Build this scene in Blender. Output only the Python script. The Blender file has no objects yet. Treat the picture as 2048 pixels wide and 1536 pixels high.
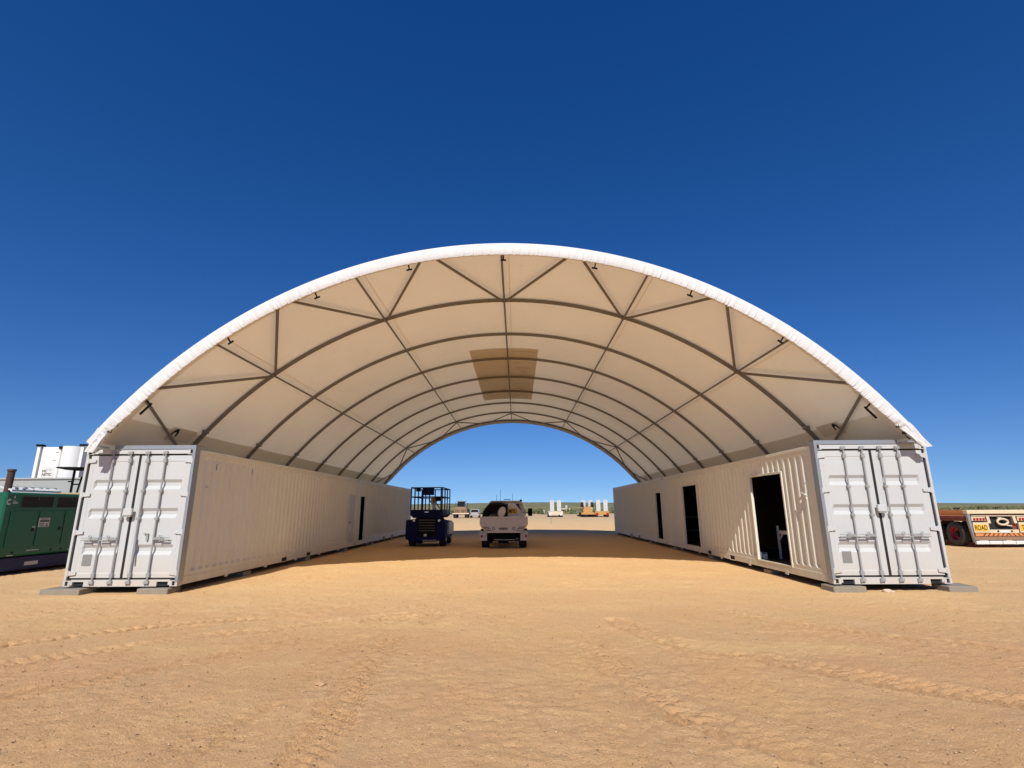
import bpy, math, random
import numpy as np
from mathutils import Vector, Matrix
random.seed(7); rng = np.random.default_rng(7)
S = bpy.context.scene
COL = S.collection
R_ = math.radians

# ------------------------------------------------------------------ camera
F_PX, PITCH, YAW, ROLL, EYE = 1028.22, .2381, .0082, -.0055, 1.6829
def cam_dir(u, v, w):
    c, s = math.cos(ROLL), math.sin(ROLL); u, v = c*u+s*v, -s*u+c*v
    X, Y, Z = u, w, -v
    c, s = math.cos(PITCH), math.sin(PITCH); Y, Z = c*Y-s*Z, s*Y+c*Z
    c, s = math.cos(YAW), math.sin(YAW); X, Y = c*X-s*Y, s*X+c*Y
    return Vector((X, Y, Z))
cd = bpy.data.cameras.new('camera'); cam = bpy.data.objects.new('camera', cd); COL.objects.link(cam)
ax, ay, az = cam_dir(1, 0, 0), cam_dir(0, -1, 0), -cam_dir(0, 0, 1)
m = Matrix((ax, ay, az)).transposed().to_4x4(); m.translation = (0, 0, EYE)
cam.matrix_world = m
cd.sensor_width = 36; cd.lens = 36*F_PX/2048; cd.clip_start = .1; cd.clip_end = 12000
S.camera = cam

# ------------------------------------------------------------------ light
SUN = Vector((.115, 1.12, -1.0)).normalized()          # direction the light travels
elev = math.asin(-SUN.z); az_from = math.atan2(-SUN.x, -SUN.y)  # where the sun stands
w = bpy.data.worlds.new('World'); S.world = w; w.use_nodes = True
nt = w.node_tree; nt.nodes.clear()
sky = nt.nodes.new('ShaderNodeTexSky'); sky.sky_type = 'NISHITA'; sky.sun_disc = False
sky.sun_elevation = elev; sky.sun_rotation = az_from
sky.altitude = 300; sky.air_density = 1.0; sky.dust_density = .15; sky.ozone_density = 3.6
bg = nt.nodes.new('ShaderNodeBackground'); bg.inputs['Strength'].default_value = .078
ow = nt.nodes.new('ShaderNodeOutputWorld')
hs = nt.nodes.new('ShaderNodeHueSaturation'); hs.inputs['Saturation'].default_value = 1.335; hs.inputs['Hue'].default_value = .5135
tcw = nt.nodes.new('ShaderNodeTexCoord'); sxw = nt.nodes.new('ShaderNodeSeparateXYZ'); cxw = nt.nodes.new('ShaderNodeCombineXYZ')
nt.links.new(tcw.outputs['Generated'], sxw.inputs[0])      # clear dry air: lift the pale band off the horizon evenly all round
zm = nt.nodes.new('ShaderNodeMath'); zm.operation = 'MULTIPLY_ADD'; zm.inputs[1].default_value = .91; zm.inputs[2].default_value = .095
nt.links.new(sxw.outputs[2], zm.inputs[0]); nt.links.new(sxw.outputs[0], cxw.inputs[0]); nt.links.new(sxw.outputs[1], cxw.inputs[1]); nt.links.new(zm.outputs[0], cxw.inputs[2])
nt.links.new(cxw.outputs[0], sky.inputs[0])
nt.links.new(sky.outputs[0], hs.inputs['Color']); nt.links.new(hs.outputs[0], bg.inputs[0]); nt.links.new(bg.outputs[0], ow.inputs[0])
sl = bpy.data.lights.new('sun', 'SUN'); sl.energy = 3.9; sl.angle = R_(.53); sl.color = (1, .955, .88)
so = bpy.data.objects.new('sun', sl); COL.objects.link(so); so.rotation_euler = SUN.to_track_quat('-Z', 'Y').to_euler()
so.location = (-5, -60, 60)
S.view_settings.view_transform = 'Standard'; S.view_settings.look = 'None'
S.view_settings.gamma = 1; S.view_settings.exposure = .45; S.view_settings.use_curve_mapping = False
S.cycles.max_bounces = 8; S.cycles.diffuse_bounces = 5; S.cycles.use_denoising = True

# ------------------------------------------------------------------ materials
def nodes(name):
    M = bpy.data.materials.new(name); M.use_nodes = True
    t = M.node_tree; return M, t, t.nodes['Principled BSDF']
def N(t, typ, **k):
    n = t.nodes.new(typ)
    for a, b in k.items():
        if a in n.inputs: n.inputs[a].default_value = b
        else: setattr(n, a, b)
    return n
def ramp(t, src, stops):
    r = t.nodes.new('ShaderNodeValToRGB'); e = r.color_ramp.elements
    while len(e) < len(stops): e.new(.5)
    for i, (p, c) in enumerate(stops):
        e[i].position = p; e[i].color = (*c, 1) if len(c) == 3 else c
    t.links.new(src, r.inputs[0]); return r.outputs[0]
def mix(t, fac, a, b):
    n = t.nodes.new('ShaderNodeMix'); n.data_type = 'RGBA'
    for s, i in ((fac, 0), (a, 6), (b, 7)):
        if isinstance(s, (int, float)): n.inputs[i].default_value = s
        elif isinstance(s, tuple): n.inputs[i].default_value = (*s, 1)
        else: t.links.new(s, n.inputs[i])
    return n.outputs[2]
def noise(t, scale, detail=4, rough=.55, coord=None, stretch=None):
    n = N(t, 'ShaderNodeTexNoise', Scale=scale, Detail=detail, Roughness=rough)
    co = coord or t.nodes.new('ShaderNodeTexCoord').outputs['Object']
    if stretch:
        mp = t.nodes.new('ShaderNodeMapping'); mp.inputs['Scale'].default_value = stretch
        t.links.new(co, mp.inputs[0]); co = mp.outputs[0]
    t.links.new(co, n.inputs['Vector']); return n.outputs['Fac']
def bump(t, b, h, strength=.3, dist=.02):
    n = N(t, 'ShaderNodeBump', Strength=strength, Distance=dist); t.links.new(h, n.inputs['Height']); t.links.new(n.outputs[0], b.inputs['Normal'])
def paint(name, col, rough=.45, metal=0., dirt=.25, dirtcol=(.30, .20, .11), scale=3., bmp=.05, spec=.5):
    """painted or plain surface with slight tone drift and dust"""
    M, t, b = nodes(name)
    f = noise(t, scale, 6, .65); g = noise(t, scale*9, 3, .6)
    c = mix(t, ramp(t, f, [(.3, (0, 0, 0)), (.75, (1, 1, 1))]), tuple(x*.93 for x in col), tuple(min(1, x*1.04) for x in col))
    d = N(t, 'ShaderNodeMath', operation='MULTIPLY'); t.links.new(ramp(t, f, [(.45, (0, 0, 0)), (.8, (1, 1, 1))]), d.inputs[0]); d.inputs[1].default_value = dirt
    c = mix(t, d.outputs[0], c, dirtcol)
    t.links.new(c, b.inputs['Base Color'])
    b.inputs['Roughness'].default_value = rough; b.inputs['Metallic'].default_value = metal; b.inputs['Specular IOR Level'].default_value = spec
    if bmp: bump(t, b, g, bmp, .01)
    return M
def container_paint(name, col, rough=.5):
    """white container enamel: faint streaks, dust towards the sill, small rust specks"""
    M, t, b = nodes(name)
    co = t.nodes.new('ShaderNodeTexCoord').outputs['Object']
    st = noise(t, 1.6, 6, .7, co, (3, 3, .25)); sp = noise(t, 14, 5, .75, co); fl = noise(t, 1.1, 4, .6, co)
    c = mix(t, ramp(t, fl, [(.3, (0, 0, 0)), (.7, (1, 1, 1))]), tuple(x*.95 for x in col), col)
    a = N(t, 'ShaderNodeMath', operation='MULTIPLY'); t.links.new(ramp(t, st, [(.55, (0, 0, 0)), (.8, (1, 1, 1))]), a.inputs[0]); a.inputs[1].default_value = .22
    c = mix(t, a.outputs[0], c, (.42, .33, .22))
    sx = t.nodes.new('ShaderNodeSeparateXYZ'); t.links.new(co, sx.inputs[0])
    mr = N(t, 'ShaderNodeMapRange'); mr.inputs[1].default_value = .15; mr.inputs[2].default_value = .9; mr.inputs[3].default_value = .5; mr.inputs[4].default_value = 0
    t.links.new(sx.outputs[2], mr.inputs[0])
    dm = N(t, 'ShaderNodeMath', operation='MULTIPLY'); t.links.new(mr.outputs[0], dm.inputs[0]); t.links.new(ramp(t, st, [(.3, (.2,)*3), (.7, (1,)*3)]), dm.inputs[1])
    c = mix(t, dm.outputs[0], c, (.5, .37, .22))
    c = mix(t, ramp(t, sp, [(.735, (0, 0, 0)), (.76, (1, 1, 1))]), c, (.25, .13, .06))
    t.links.new(c, b.inputs['Base Color']); b.inputs['Roughness'].default_value = rough
    bump(t, b, noise(t, 2.2, 3, .5, co), .12, .03)
    return M
WHITE = container_paint('white_container_enamel', (.475, .485, .475))
CREAM = container_paint('offwhite_container_enamel', (.65, .64, .55), .55)
GALV = paint('galvanised_steel', (.33, .36, .375), .42, .55, .12, (.25, .2, .15), 6)
ROD = paint('zinc_plated_rod', (.31, .315, .31), .5, .2, .1, scale=12)
RAFTER = paint('dull_steel_tube', (.18, .158, .13), .6, .15, .3, (.12, .08, .05), 4)
BLACK = paint('black_rubber', (.009, .009, .009), .8, 0, .03, (.10, .075, .05), 5)
DARK = paint('dark_recess', (.012, .012, .012), .9, 0, 0, bmp=0)
CONC = paint('concrete', (.24, .21, .165), .9, 0, .5, (.34, .23, .13), 9, .4)
PLYSHADE = paint('shade_dark_plywood', (.028, .018, .011), .8, 0, .05, scale=5)  # plywood darkened to near black, interior shade put into its colour
PLATE = paint('grey_plate', (.20, .20, .19), .7, 0, .1)
BENCHW = paint('bench_white', (.62, .62, .6), .6, 0, .1)
STEELBLUE = paint('pale_blue_plastic', (.38, .44, .5), .5)

PATCHF_ = 0
def fabric(name, col, trans, fac, rib=False):
    M = bpy.data.materials.new(name); M.use_nodes = True; t = M.node_tree; t.nodes.clear()
    o = t.nodes.new('ShaderNodeOutputMaterial'); b = t.nodes.new('ShaderNodeBsdfPrincipled'); b.inputs['Roughness'].default_value = .5
    b.inputs['Specular IOR Level'].default_value = .25
    tr = t.nodes.new('ShaderNodeBsdfTranslucent'); mx = t.nodes.new('ShaderNodeMixShader'); mx.inputs[0].default_value = fac
    co = t.nodes.new('ShaderNodeTexCoord').outputs['Object']
    f = noise(t, .45, 6, .62, co)
    c = mix(t, ramp(t, f, [(.35, (0, 0, 0)), (.7, (1, 1, 1))]), tuple(x*.94 for x in col), col)
    sp = noise(t, 1.3, 8, .72, co)
    a = N(t, 'ShaderNodeMath', operation='MULTIPLY'); t.links.new(ramp(t, sp, [(.62, (0, 0, 0)), (.76, (1, 1, 1))]), a.inputs[0]); a.inputs[1].default_value = .22
    c = mix(t, a.outputs[0], c, (.36, .2, .1))
    t.links.new(c, b.inputs['Base Color'])
    tc = mix(t, ramp(t, f, [(.35, (0, 0, 0)), (.7, (1, 1, 1))]), tuple(x*.92 for x in trans), trans); t.links.new(tc, tr.inputs[0])
    bump(t, b, noise(t, 1.4, 5, .6, co, (1, .4, 1)), .30, .06)
    t.links.new(b.outputs[0], mx.inputs[1]); t.links.new(tr.outputs[0], mx.inputs[2]); t.links.new(mx.outputs[0], o.inputs[0])
    return M
FAB = fabric('roof_fabric', (.82, .79, .71), (.82, .67, .48), .20)
FAB2 = fabric('double_fabric', (.79, .75, .66), (.76, .61, .42), .15)
FABW = fabric('fringe_fabric', (.66, .66, .65), (.8, .75, .68), .06)
PATCHF = fabric('patch_fabric', (.64, .57, .46), (.62, .5, .35), .10)
PRINT = fabric('printed_fabric', (.68, .60, .48), (.62, .48, .32), .14)
PRINT2 = fabric('print_ink', (.58, .50, .40), (.55, .42, .28), .11)

# ------------------------------------------------------------------ mesh helpers
def off(o):
    v = Vector((0, 0, 0))
    while o: v = v + o.location; o = o.parent
    return v
class MB:
    def __init__(s): s.v = []; s.f = []
    def add(s, vs, fs):
        n = len(s.v); s.v += [tuple(p) for p in vs]; s.f += [tuple(i+n for i in f) for f in fs]; return s
    def box(s, x0, x1, y0, y1, z0, z1):
        return s.hexa([(x0, y0, z0), (x1, y0, z0), (x1, y1, z0), (x0, y1, z0), (x0, y0, z1), (x1, y0, z1), (x1, y1, z1), (x0, y1, z1)])
    def hexa(s, p):
        return s.add(p, [(0, 3, 2, 1), (4, 5, 6, 7), (0, 1, 5, 4), (1, 2, 6, 5), (2, 3, 7, 6), (3, 0, 4, 7)])
    def cyl(s, a, b, r, n=10, r2=None):
        return s.tube([a, b], r, n, [r, r if r2 is None else r2])
    def tube(s, pts, r, n=8, rs=None, closed=False):
        pts = [Vector(p) for p in pts]; k = len(pts); rings = []
        up = None
        for i, p in enumerate(pts):
            d = (pts[(i+1) % k]-pts[i-1]) if closed else (pts[min(i+1, k-1)]-pts[max(i-1, 0)])
            d.normalize()
            if up is None: up = Vector((0, 0, 1)) if abs(d.z) < .9 else Vector((1, 0, 0))
            a = d.cross(up).normalized(); b = a.cross(d).normalized(); up = b
            rr = rs[i] if rs else r
            rings.append([p+(a*math.cos(2*math.pi*j/n)+b*math.sin(2*math.pi*j/n))*rr for j in range(n)])
        vs = [q for g in rings for q in g]; fs = []
        for i in range(k if closed else k-1):
            i2 = (i+1) % k
            for j in range(n):
                fs.append((i*n+j, i*n+(j+1) % n, i2*n+(j+1) % n, i2*n+j))
        if not closed: fs += [tuple(range(n))[::-1], tuple((k-1)*n+j for j in range(n))]
        return s.add(vs, fs)
    def beam(s, a, b, wd, h, up=(0, 0, 1)):
        a, b = Vector(a), Vector(b); d = (b-a).normalized(); x = d.cross(Vector(up)).normalized()*wd/2; z = x.cross(d).normalized()*h/2
        return s.hexa([a-x-z, a+x-z, b+x-z, b-x-z, a-x+z, a+x+z, b+x+z, b-x+z])
    def prism(s, poly, axis, a, b):
        """poly in the plane of the other two axes"""
        def P(p, t):
            return {'x': (t, p[0], p[1]), 'y': (p[0], t, p[1]), 'z': (p[0], p[1], t)}[axis]
        n = len(poly)
        return s.add([P(p, a) for p in poly]+[P(p, b) for p in poly],
                     [tuple(range(n)), tuple(range(2*n-1, n-1, -1))]+[(i, i+n, (i+1) % n+n, (i+1) % n) for i in range(n)])
    def disc(s, c, axis, r, th, n=24):
        c = Vector(c); d = {'x': Vector((1, 0, 0)), 'y': Vector((0, 1, 0)), 'z': Vector((0, 0, 1))}[axis]*th/2
        return s.cyl(c-d, c+d, r, n)
    def lathe(s, c, axis, prof, n=28):
        """prof: (offset along axis, radius)"""
        c = Vector(c); A = {'x': (Vector((1, 0, 0)), Vector((0, 1, 0)), Vector((0, 0, 1))), 'y': (Vector((0, 1, 0)), Vector((1, 0, 0)), Vector((0, 0, 1))), 'z': (Vector((0, 0, 1)), Vector((1, 0, 0)), Vector((0, 1, 0)))}[axis]
        vs = []; k = len(prof)
        for (o, r) in prof:
            for j in range(n):
                t = 2*math.pi*j/n; vs.append(c+A[0]*o+(A[1]*math.cos(t)+A[2]*math.sin(t))*max(r, .0005))
        fs = [(i*n+j, i*n+(j+1) % n, (i+1)*n+(j+1) % n, (i+1)*n+j) for i in range(k-1) for j in range(n)]
        return s.add(vs, fs)
    def grid(s, P):
        """P[i][j] points"""
        a, b = len(P), len(P[0])
        return s.add([q for r in P for q in r], [(i*b+j, i*b+j+1, (i+1)*b+j+1, (i+1)*b+j) for i in range(a-1) for j in range(b-1)])
    def build(s, name, mat, parent=None, smooth=False, bevel=0, label=None, kind=None):
        o_ = off(parent)
        me = bpy.data.meshes.new(name)
        me.from_pydata([(x-o_.x, y-o_.y, z-o_.z) for x, y, z in s.v], [], s.f)
        import bmesh
        bm = bmesh.new(); bm.from_mesh(me); bmesh.ops.recalc_face_normals(bm, faces=bm.faces)
        if bevel: bmesh.ops.bevel(bm, geom=[e for e in bm.edges if len(e.link_faces) == 2 and e.calc_face_angle(0) > .6], offset=bevel, segments=1, affect='EDGES', clamp_overlap=True)
        bm.to_mesh(me); bm.free()
        if smooth:
            me.polygons.foreach_set('use_smooth', [True]*len(me.polygons)); me.set_sharp_from_angle(angle=R_(38))
        me.materials.append(mat)
        o = bpy.data.objects.new(name, me); COL.objects.link(o); o.parent = parent
        if label: o['label'] = label
        if kind: o['kind'] = kind
        return o
def thing(name, loc, label, cat, group=None):
    o = bpy.data.objects.new(name, None); COL.objects.link(o); o.location = loc; o.empty_display_size = .3
    tag(o, label, cat, group); return o
def tag(o, label, cat, group=None):
    o['label'] = label; o['category'] = cat
    if group: o['group'] = group
    return o
def text(name, body, loc, size, mat, parent, rot=(90, 0, 0), th=.004, sx=1., bold=0., align='CENTER'):
    c = bpy.data.curves.new(name, 'FONT'); c.body = body; c.size = size; c.extrude = th; c.offset = bold; c.align_x = align; c.align_y = 'CENTER'
    tmp = bpy.data.objects.new('tmp', c); COL.objects.link(tmp)
    dg = bpy.context.evaluated_depsgraph_get(); me = bpy.data.meshes.new_from_object(tmp.evaluated_get(dg))
    COL.objects.unlink(tmp); bpy.data.objects.remove(tmp); me.name = name
    me.materials.clear(); me.materials.append(mat)
    o = bpy.data.objects.new(name, me); COL.objects.link(o); o.parent = parent
    o.location = Vector(loc)-off(parent); o.rotation_euler = [R_(a) for a in rot]; o.scale = (sx, 1, 1)
    return o

# ------------------------------------------------------------------ ground
def vnoise(x, y, scale, seed):
    r = np.random.default_rng(seed); T = r.random((256, 256)); x = x/scale; y = y/scale
    xi = np.floor(x).astype(int); yi = np.floor(y).astype(int); fx = x-xi; fy = y-yi
    fx = fx*fx*(3-2*fx); fy = fy*fy*(3-2*fy)
    a = T[xi % 256, yi % 256]; b = T[(xi+1) % 256, yi % 256]; c = T[xi % 256, (yi+1) % 256]; d = T[(xi+1) % 256, (yi+1) % 256]
    return (a*(1-fx)+b*fx)*(1-fy)+(c*(1-fx)+d*fx)*fy-.5
def geo(a, b, s0, g):
    o = [a]; s = s0
    while abs(o[-1]-a) < abs(b-a): o.append(o[-1]+math.copysign(s, b-a)); s *= g
    return o
xs = sorted(set(geo(-9, -4000, .05, 1.09)+[round(-9+.036*i, 4) for i in range(500)]+geo(9, 4000, .05, 1.09)))
ys = [3.0]; s_ = .022
while ys[-1] < 16: ys.append(ys[-1]+s_); s_ = min(.07, s_*1.0035)
while ys[-1] < 5000: ys.append(ys[-1]+s_); s_ *= 1.045
ys = sorted(geo(3.0, -3000, .08, 1.25)[1:])+ys
X, Y = np.meshgrid(np.array(xs), np.array(ys)); X = X.ravel(); Y = Y.ravel()
TM = np.zeros_like(X)                                   # tyre bands: turned soil plus painted shade of the lug prints
def tracks(X, Y):
    h = np.zeros_like(X)
    T = [  # polyline, width, depth, lug pitch, lug height, skew
        ([(-8.5, 5.9), (-6.67, 7.17), (-6.19, 7.59), (-5.76, 8.1), (-4.96, 8.62), (-4.16, 8.83), (-3.3, 9.1)], .26, .02, .15, .085, .5),
        ([(-8.0, 4.9), (-5.85, 6.33), (-5.21, 6.96), (-4.28, 7.73), (-3.13, 8.34), (-1.5, 9.6)], .34, .018, .15, .034, .6),
        ([(-1.45, 3.3), (-1.52, 4.56), (-1.58, 5.21), (-1.65, 6.11), (-1.7, 7.16), (-1.57, 7.93), (-1.2, 10)], .36, .012, .125, .048, .9),
        ([(-2.5, 3.3), (-2.41, 4.38), (-2.29, 5.48), (-2.15, 7.16), (-1.9, 9)], .34, .012, .125, .020, .9),
        ([(.95, 7.6), (1.04, 6.08), (1.17, 5.32), (1.43, 4.84), (1.76, 4.45), (2.19, 4.1), (3.0, 3.4)], .40, .014, .14, .040, -.9),
        ([(1.5, 8.6), (1.93, 7.36), (2.72, 6.64), (3.42, 5.89), (4.19, 5.3), (5.4, 4.6)], .40, .014, .14, .034, -.9),
        ([(2.6, 11), (3.6, 8.9), (4.9, 7.6), (6.6, 6.5), (8.6, 5.4)], .34, .012, .14, .022, .7),
        ([(-6.6, 3.9), (-4.9, 5.3), (-3.6, 6.6), (-1.9, 9)], .38, .010, .13, .022, -.8),
    ]
    for pl, wd, dep, pitch, lug, skew in T:
        P = np.array(pl, float)
        # smooth the polyline
        t = np.linspace(0, len(P)-1, 40); i = np.minimum(t.astype(int), len(P)-2); f = t-i
        f = f*f*(3-2*f)*.35+f*.65; Q = P[i]*(1-f)[:, None]+P[i+1]*f[:, None]
        sel = (X > Q[:, 0].min()-1) & (X < Q[:, 0].max()+1) & (Y > Q[:, 1].min()-1) & (Y < Q[:, 1].max()+1)
        x, y = X[sel], Y[sel]; best = np.full(x.shape, 9.); sd = np.zeros_like(x); al = np.zeros_like(x); acc = 0
        for a, b in zip(Q[:-1], Q[1:]):
            d = b-a; L = np.hypot(*d)+1e-9; d = d/L
            tt = np.clip((x-a[0])*d[0]+(y-a[1])*d[1], 0, L); px = a[0]+d[0]*tt; py = a[1]+d[1]*tt
            dist = np.hypot(x-px, y-py); k = dist < best; best[k] = dist[k]
            sd[k] = ((x-a[0])*-d[1]+(y-a[1])*d[0])[k]; al[k] = (tt+acc)[k]; acc += L
        half = wd/2; e = np.clip((half+.05-best)/.06, 0, 1); rim = np.exp(-((best-half-.05)/.05)**2)
        lg = np.clip(np.sin(2*math.pi*(al+skew*np.abs(sd))/pitch)*1.6, -1, 1)
        fade = np.clip(vnoise(x, y, .9, 31)*3.2+.65, 0, 1)*np.clip(vnoise(x, y, .12, 33)*2+.9, 0, 1)
        h[sel] += fade*(-1.3*dep*e+rim*dep*.8+e*lug*.55*lg)
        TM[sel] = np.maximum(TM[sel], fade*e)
    return h
near = np.clip((30-np.abs(Y-6))/10, 0, 1)*np.clip((24-np.abs(X))/8, 0, 1)
H = .030*vnoise(X, Y, 1.7, 1)+.022*vnoise(X+Y*.4, Y, .55, 2)
H += (.008*vnoise(X, Y, .22, 3)+.009*vnoise(X, Y, .10, 4)+.018*vnoise(X, Y, .045, 6))*near*(.55+1.5*np.clip(vnoise(X, Y, 1.3, 8)+.3, 0, 1))
H += tracks(X, Y)
H = H-.012
keep = ((X > -10.2) & (X < -6.7) & (Y > 10.9) & (Y < 37)) | ((X > 6.0) & (X < 10) & (Y > 10.8) & (Y < 37))
H = np.where(keep, np.minimum(H, -.004)*.5-.002, H)
# low berm at the edge of the yard, then scrub plain rising to far low hills
edge = 121+3*vnoise(X, Y, 40, 9)
H += .55*np.exp(-((Y-edge)/1.6)**2)*(.6+.8*vnoise(X, Y, 9, 10)+.3)*(Y > 90)
far = np.clip((Y-140)/400, 0, 1)
H += far*2.2*vnoise(X, Y, 90, 11)
rise = np.clip((Y-300)/1900, 0, 1)
ang = X/np.maximum(Y, 1)
prof = 16+6*np.sin(ang*3.1+2.2)+4*np.sin(ang*9+1)+3*vnoise(X, Y, 350, 12)+4*vnoise(X, Y*0, 160, 13)
H += rise*rise*(3-2*rise)*np.clip(prof, 6, 60)*1.0
me = bpy.data.meshes.new('ground'); nx, ny = len(xs), len(ys)
me.vertices.add(nx*ny); me.vertices.foreach_set('co', np.stack([X, Y, H], 1).astype(np.float32).ravel())
ii, jj = np.meshgrid(np.arange(ny-1), np.arange(nx-1), indexing='ij'); a = (ii*nx+jj).ravel()
q = np.stack([a, a+1, a+1+nx, a+nx], 1).ravel()
me.loops.add(len(q)); me.loops.foreach_set('vertex_index', q.astype(np.int32))
npoly = len(q)//4; me.polygons.add(npoly); me.polygons.foreach_set('loop_start', np.arange(0, len(q), 4, dtype=np.int32))
me.polygons.foreach_set('use_smooth', np.ones(npoly, bool)); me.update(calc_edges=True)
at_ = me.attributes.new('stirred_shade', 'FLOAT', 'POINT'); at_.data.foreach_set('value', TM.astype(np.float32))
def ground_mat():
    M, t, b = nodes('dirt_yard')
    co = t.nodes.new('ShaderNodeNewGeometry').outputs['Position']
    big = noise(t, .22, 5, .6, co); mid = noise(t, 1.1, 6, .65, co, (1, .55, 1)); fine = noise(t, 48, 4, .85, co); fine2 = noise(t, 130, 3, .8, co)
    c = mix(t, ramp(t, big, [(.36, (0, 0, 0)), (.64, (1, 1, 1))]), (.72, .41, .205), (.76, .465, .215))
    c = mix(t, ramp(t, mid, [(.38, (0, 0, 0)), (.66, (1, 1, 1))]), c, (.68, .425, .22))
    c = mix(t, ramp(t, noise(t, .8, 5, .6, co, (.35, 1, 1)), [(.52, (0, 0, 0)), (.66, (1, 1, 1))]), c, (.78, .50, .24))
    k = N(t, 'ShaderNodeMath', operation='MULTIPLY'); t.links.new(ramp(t, fine, [(.34, (1, 1, 1)), (.44, (0, 0, 0))]), k.inputs[0]); k.inputs[1].default_value = .7
    c = mix(t, k.outputs[0], c, (.34, .19, .09))
    k = N(t, 'ShaderNodeMath', operation='MULTIPLY'); t.links.new(ramp(t, fine2, [(.58, (0, 0, 0)), (.74, (1, 1, 1))]), k.inputs[0]); k.inputs[1].default_value = .5
    c = mix(t, k.outputs[0], c, (.78, .62, .42))
    at = t.nodes.new('ShaderNodeAttribute'); at.attribute_name = 'stirred_shade'
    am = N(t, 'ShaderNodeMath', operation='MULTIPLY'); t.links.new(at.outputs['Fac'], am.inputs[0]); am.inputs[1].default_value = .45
    c = mix(t, am.outputs[0], c, (.60, .34, .16))  # darker track tint, turned soil and the shade inside the prints
    sx0 = t.nodes.new('ShaderNodeSeparateXYZ'); t.links.new(co, sx0.inputs[0])
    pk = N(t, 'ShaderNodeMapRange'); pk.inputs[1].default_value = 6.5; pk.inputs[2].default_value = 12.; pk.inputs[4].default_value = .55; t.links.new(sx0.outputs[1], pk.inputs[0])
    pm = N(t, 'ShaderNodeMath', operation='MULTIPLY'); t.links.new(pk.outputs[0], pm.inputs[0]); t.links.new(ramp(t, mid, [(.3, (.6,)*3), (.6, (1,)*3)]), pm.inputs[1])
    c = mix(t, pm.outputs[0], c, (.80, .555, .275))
    # paler yard far away (dry graded soil), scrub beyond the berm
    sx = t.nodes.new('ShaderNodeSeparateXYZ'); t.links.new(co, sx.inputs[0])
    mr = N(t, 'ShaderNodeMapRange'); mr.inputs[1].default_value = 40; mr.inputs[2].default_value = 110; t.links.new(sx.outputs[1], mr.inputs[0])
    yard = mix(t, mr.outputs[0], c, (.52, .38, .235))
    wob = noise(t, .06, 5, .6, co); ad = N(t, 'ShaderNodeMath', operation='MULTIPLY_ADD'); t.links.new(wob, ad.inputs[0]); ad.inputs[1].default_value = 14; t.links.new(sx.outputs[1], ad.inputs[2])
    st = N(t, 'ShaderNodeMapRange'); st.inputs[1].default_value = 129; st.inputs[2].default_value = 133; t.links.new(ad.outputs[0], st.inputs[0])
    scn = noise(t, .035, 7, .7, co, (1, .3, 1)); scf = noise(t, .5, 5, .75, co)
    sc = ramp(t, scn, [(.34, (.13, .14, .06)), (.48, (.24, .22, .11)), (.60, (.46, .35, .21))])
    sc = mix(t, ramp(t, scf, [(.4, (0, 0, 0)), (.62, (1, 1, 1))]), sc, (.12, .13, .05))
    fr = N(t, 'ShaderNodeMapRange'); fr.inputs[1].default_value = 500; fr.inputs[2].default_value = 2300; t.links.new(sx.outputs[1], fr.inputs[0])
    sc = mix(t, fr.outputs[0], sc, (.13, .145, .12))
    t.links.new(mix(t, st.outputs[0], yard, sc), b.inputs['Base Color'])
    b.inputs['Roughness'].default_value = .95; b.inputs['Specular IOR Level'].default_value = .02
    h = N(t, 'ShaderNodeMath', operation='ADD'); t.links.new(fine, h.inputs[0]); t.links.new(noise(t, 11, 6, .8, co), h.inputs[1])
    bump(t, b, h.outputs[0], .9, .028)
    return M
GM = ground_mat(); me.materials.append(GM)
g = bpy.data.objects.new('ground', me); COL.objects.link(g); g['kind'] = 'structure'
Hg = H.reshape(ny, nx); XS = np.array(xs); YS = np.array(ys)
def gz(x, y):
    i = int(np.clip(np.searchsorted(YS, y)-1, 0, ny-2)); j = int(np.clip(np.searchsorted(XS, x)-1, 0, nx-2)); return float(Hg[i, j])

# loose pebbles and clods (nobody could count them)
def scatter(name, n, mat, smin, smax, seed, region):
    r = np.random.default_rng(seed); mb_v = []; mb_f = []
    ico = [(0, 0, .6), (.9, 0, .1), (.25, .85, 0), (-.75, .5, .05), (-.7, -.55, 0), (.3, -.85, .08), (0, 0, -.5)]
    fc = [(0, 1, 2), (0, 2, 3), (0, 3, 4), (0, 4, 5), (0, 5, 1), (6, 2, 1), (6, 3, 2), (6, 4, 3), (6, 5, 4), (6, 1, 5)]
    for k in range(n):
        u = r.random(); y = region[2]+(region[3]-region[2])*u**1.7; hw = 2.2+y*1.05
        x = r.uniform(max(-hw, region[0]), min(hw, region[1]))
        if (x < -6.9 or x > 6.2) and y > 11.0 and abs(x) < 10.2: continue
        s = smin+(smax-smin)*r.random()**4; a = r.random()*6.28; z = gz(x, y)+s*.1; n0 = len(mb_v); ca, sa = math.cos(a), math.sin(a)
        for (px, py, pz) in ico:
            j = r.uniform(.7, 1.25); px, py, pz = px*j*s, py*j*s, pz*j*s
            mb_v.append((x+ca*px-sa*py, y+sa*px+ca*py, z+pz))
        mb_f += [tuple(i+n0 for i in f) for f in fc]
    m_ = bpy.data.meshes.new(name); m_.from_pydata(mb_v, [], mb_f); m_.materials.append(mat)
    o = bpy.data.objects.new(name, m_); COL.objects.link(o); o['kind'] = 'stuff'; return o
CLOD = paint('dirt_clod', (.46, .28, .14), .95, 0, .3, (.3, .17, .08), 20)
PEB = paint('pale_pebble', (.58, .47, .34), .9, 0, .3, (.4, .28, .17), 20)
scatter('clods', 26000, CLOD, .0025, .016, 3, (-14, 15, 3.1, 17))
scatter('dark_stones', 7000, paint('dark_stone', (.17, .105, .06), .95, 0, .2, (.2, .12, .06), 20), .003, .013, 9, (-14, 15, 3.1, 16))
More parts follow.
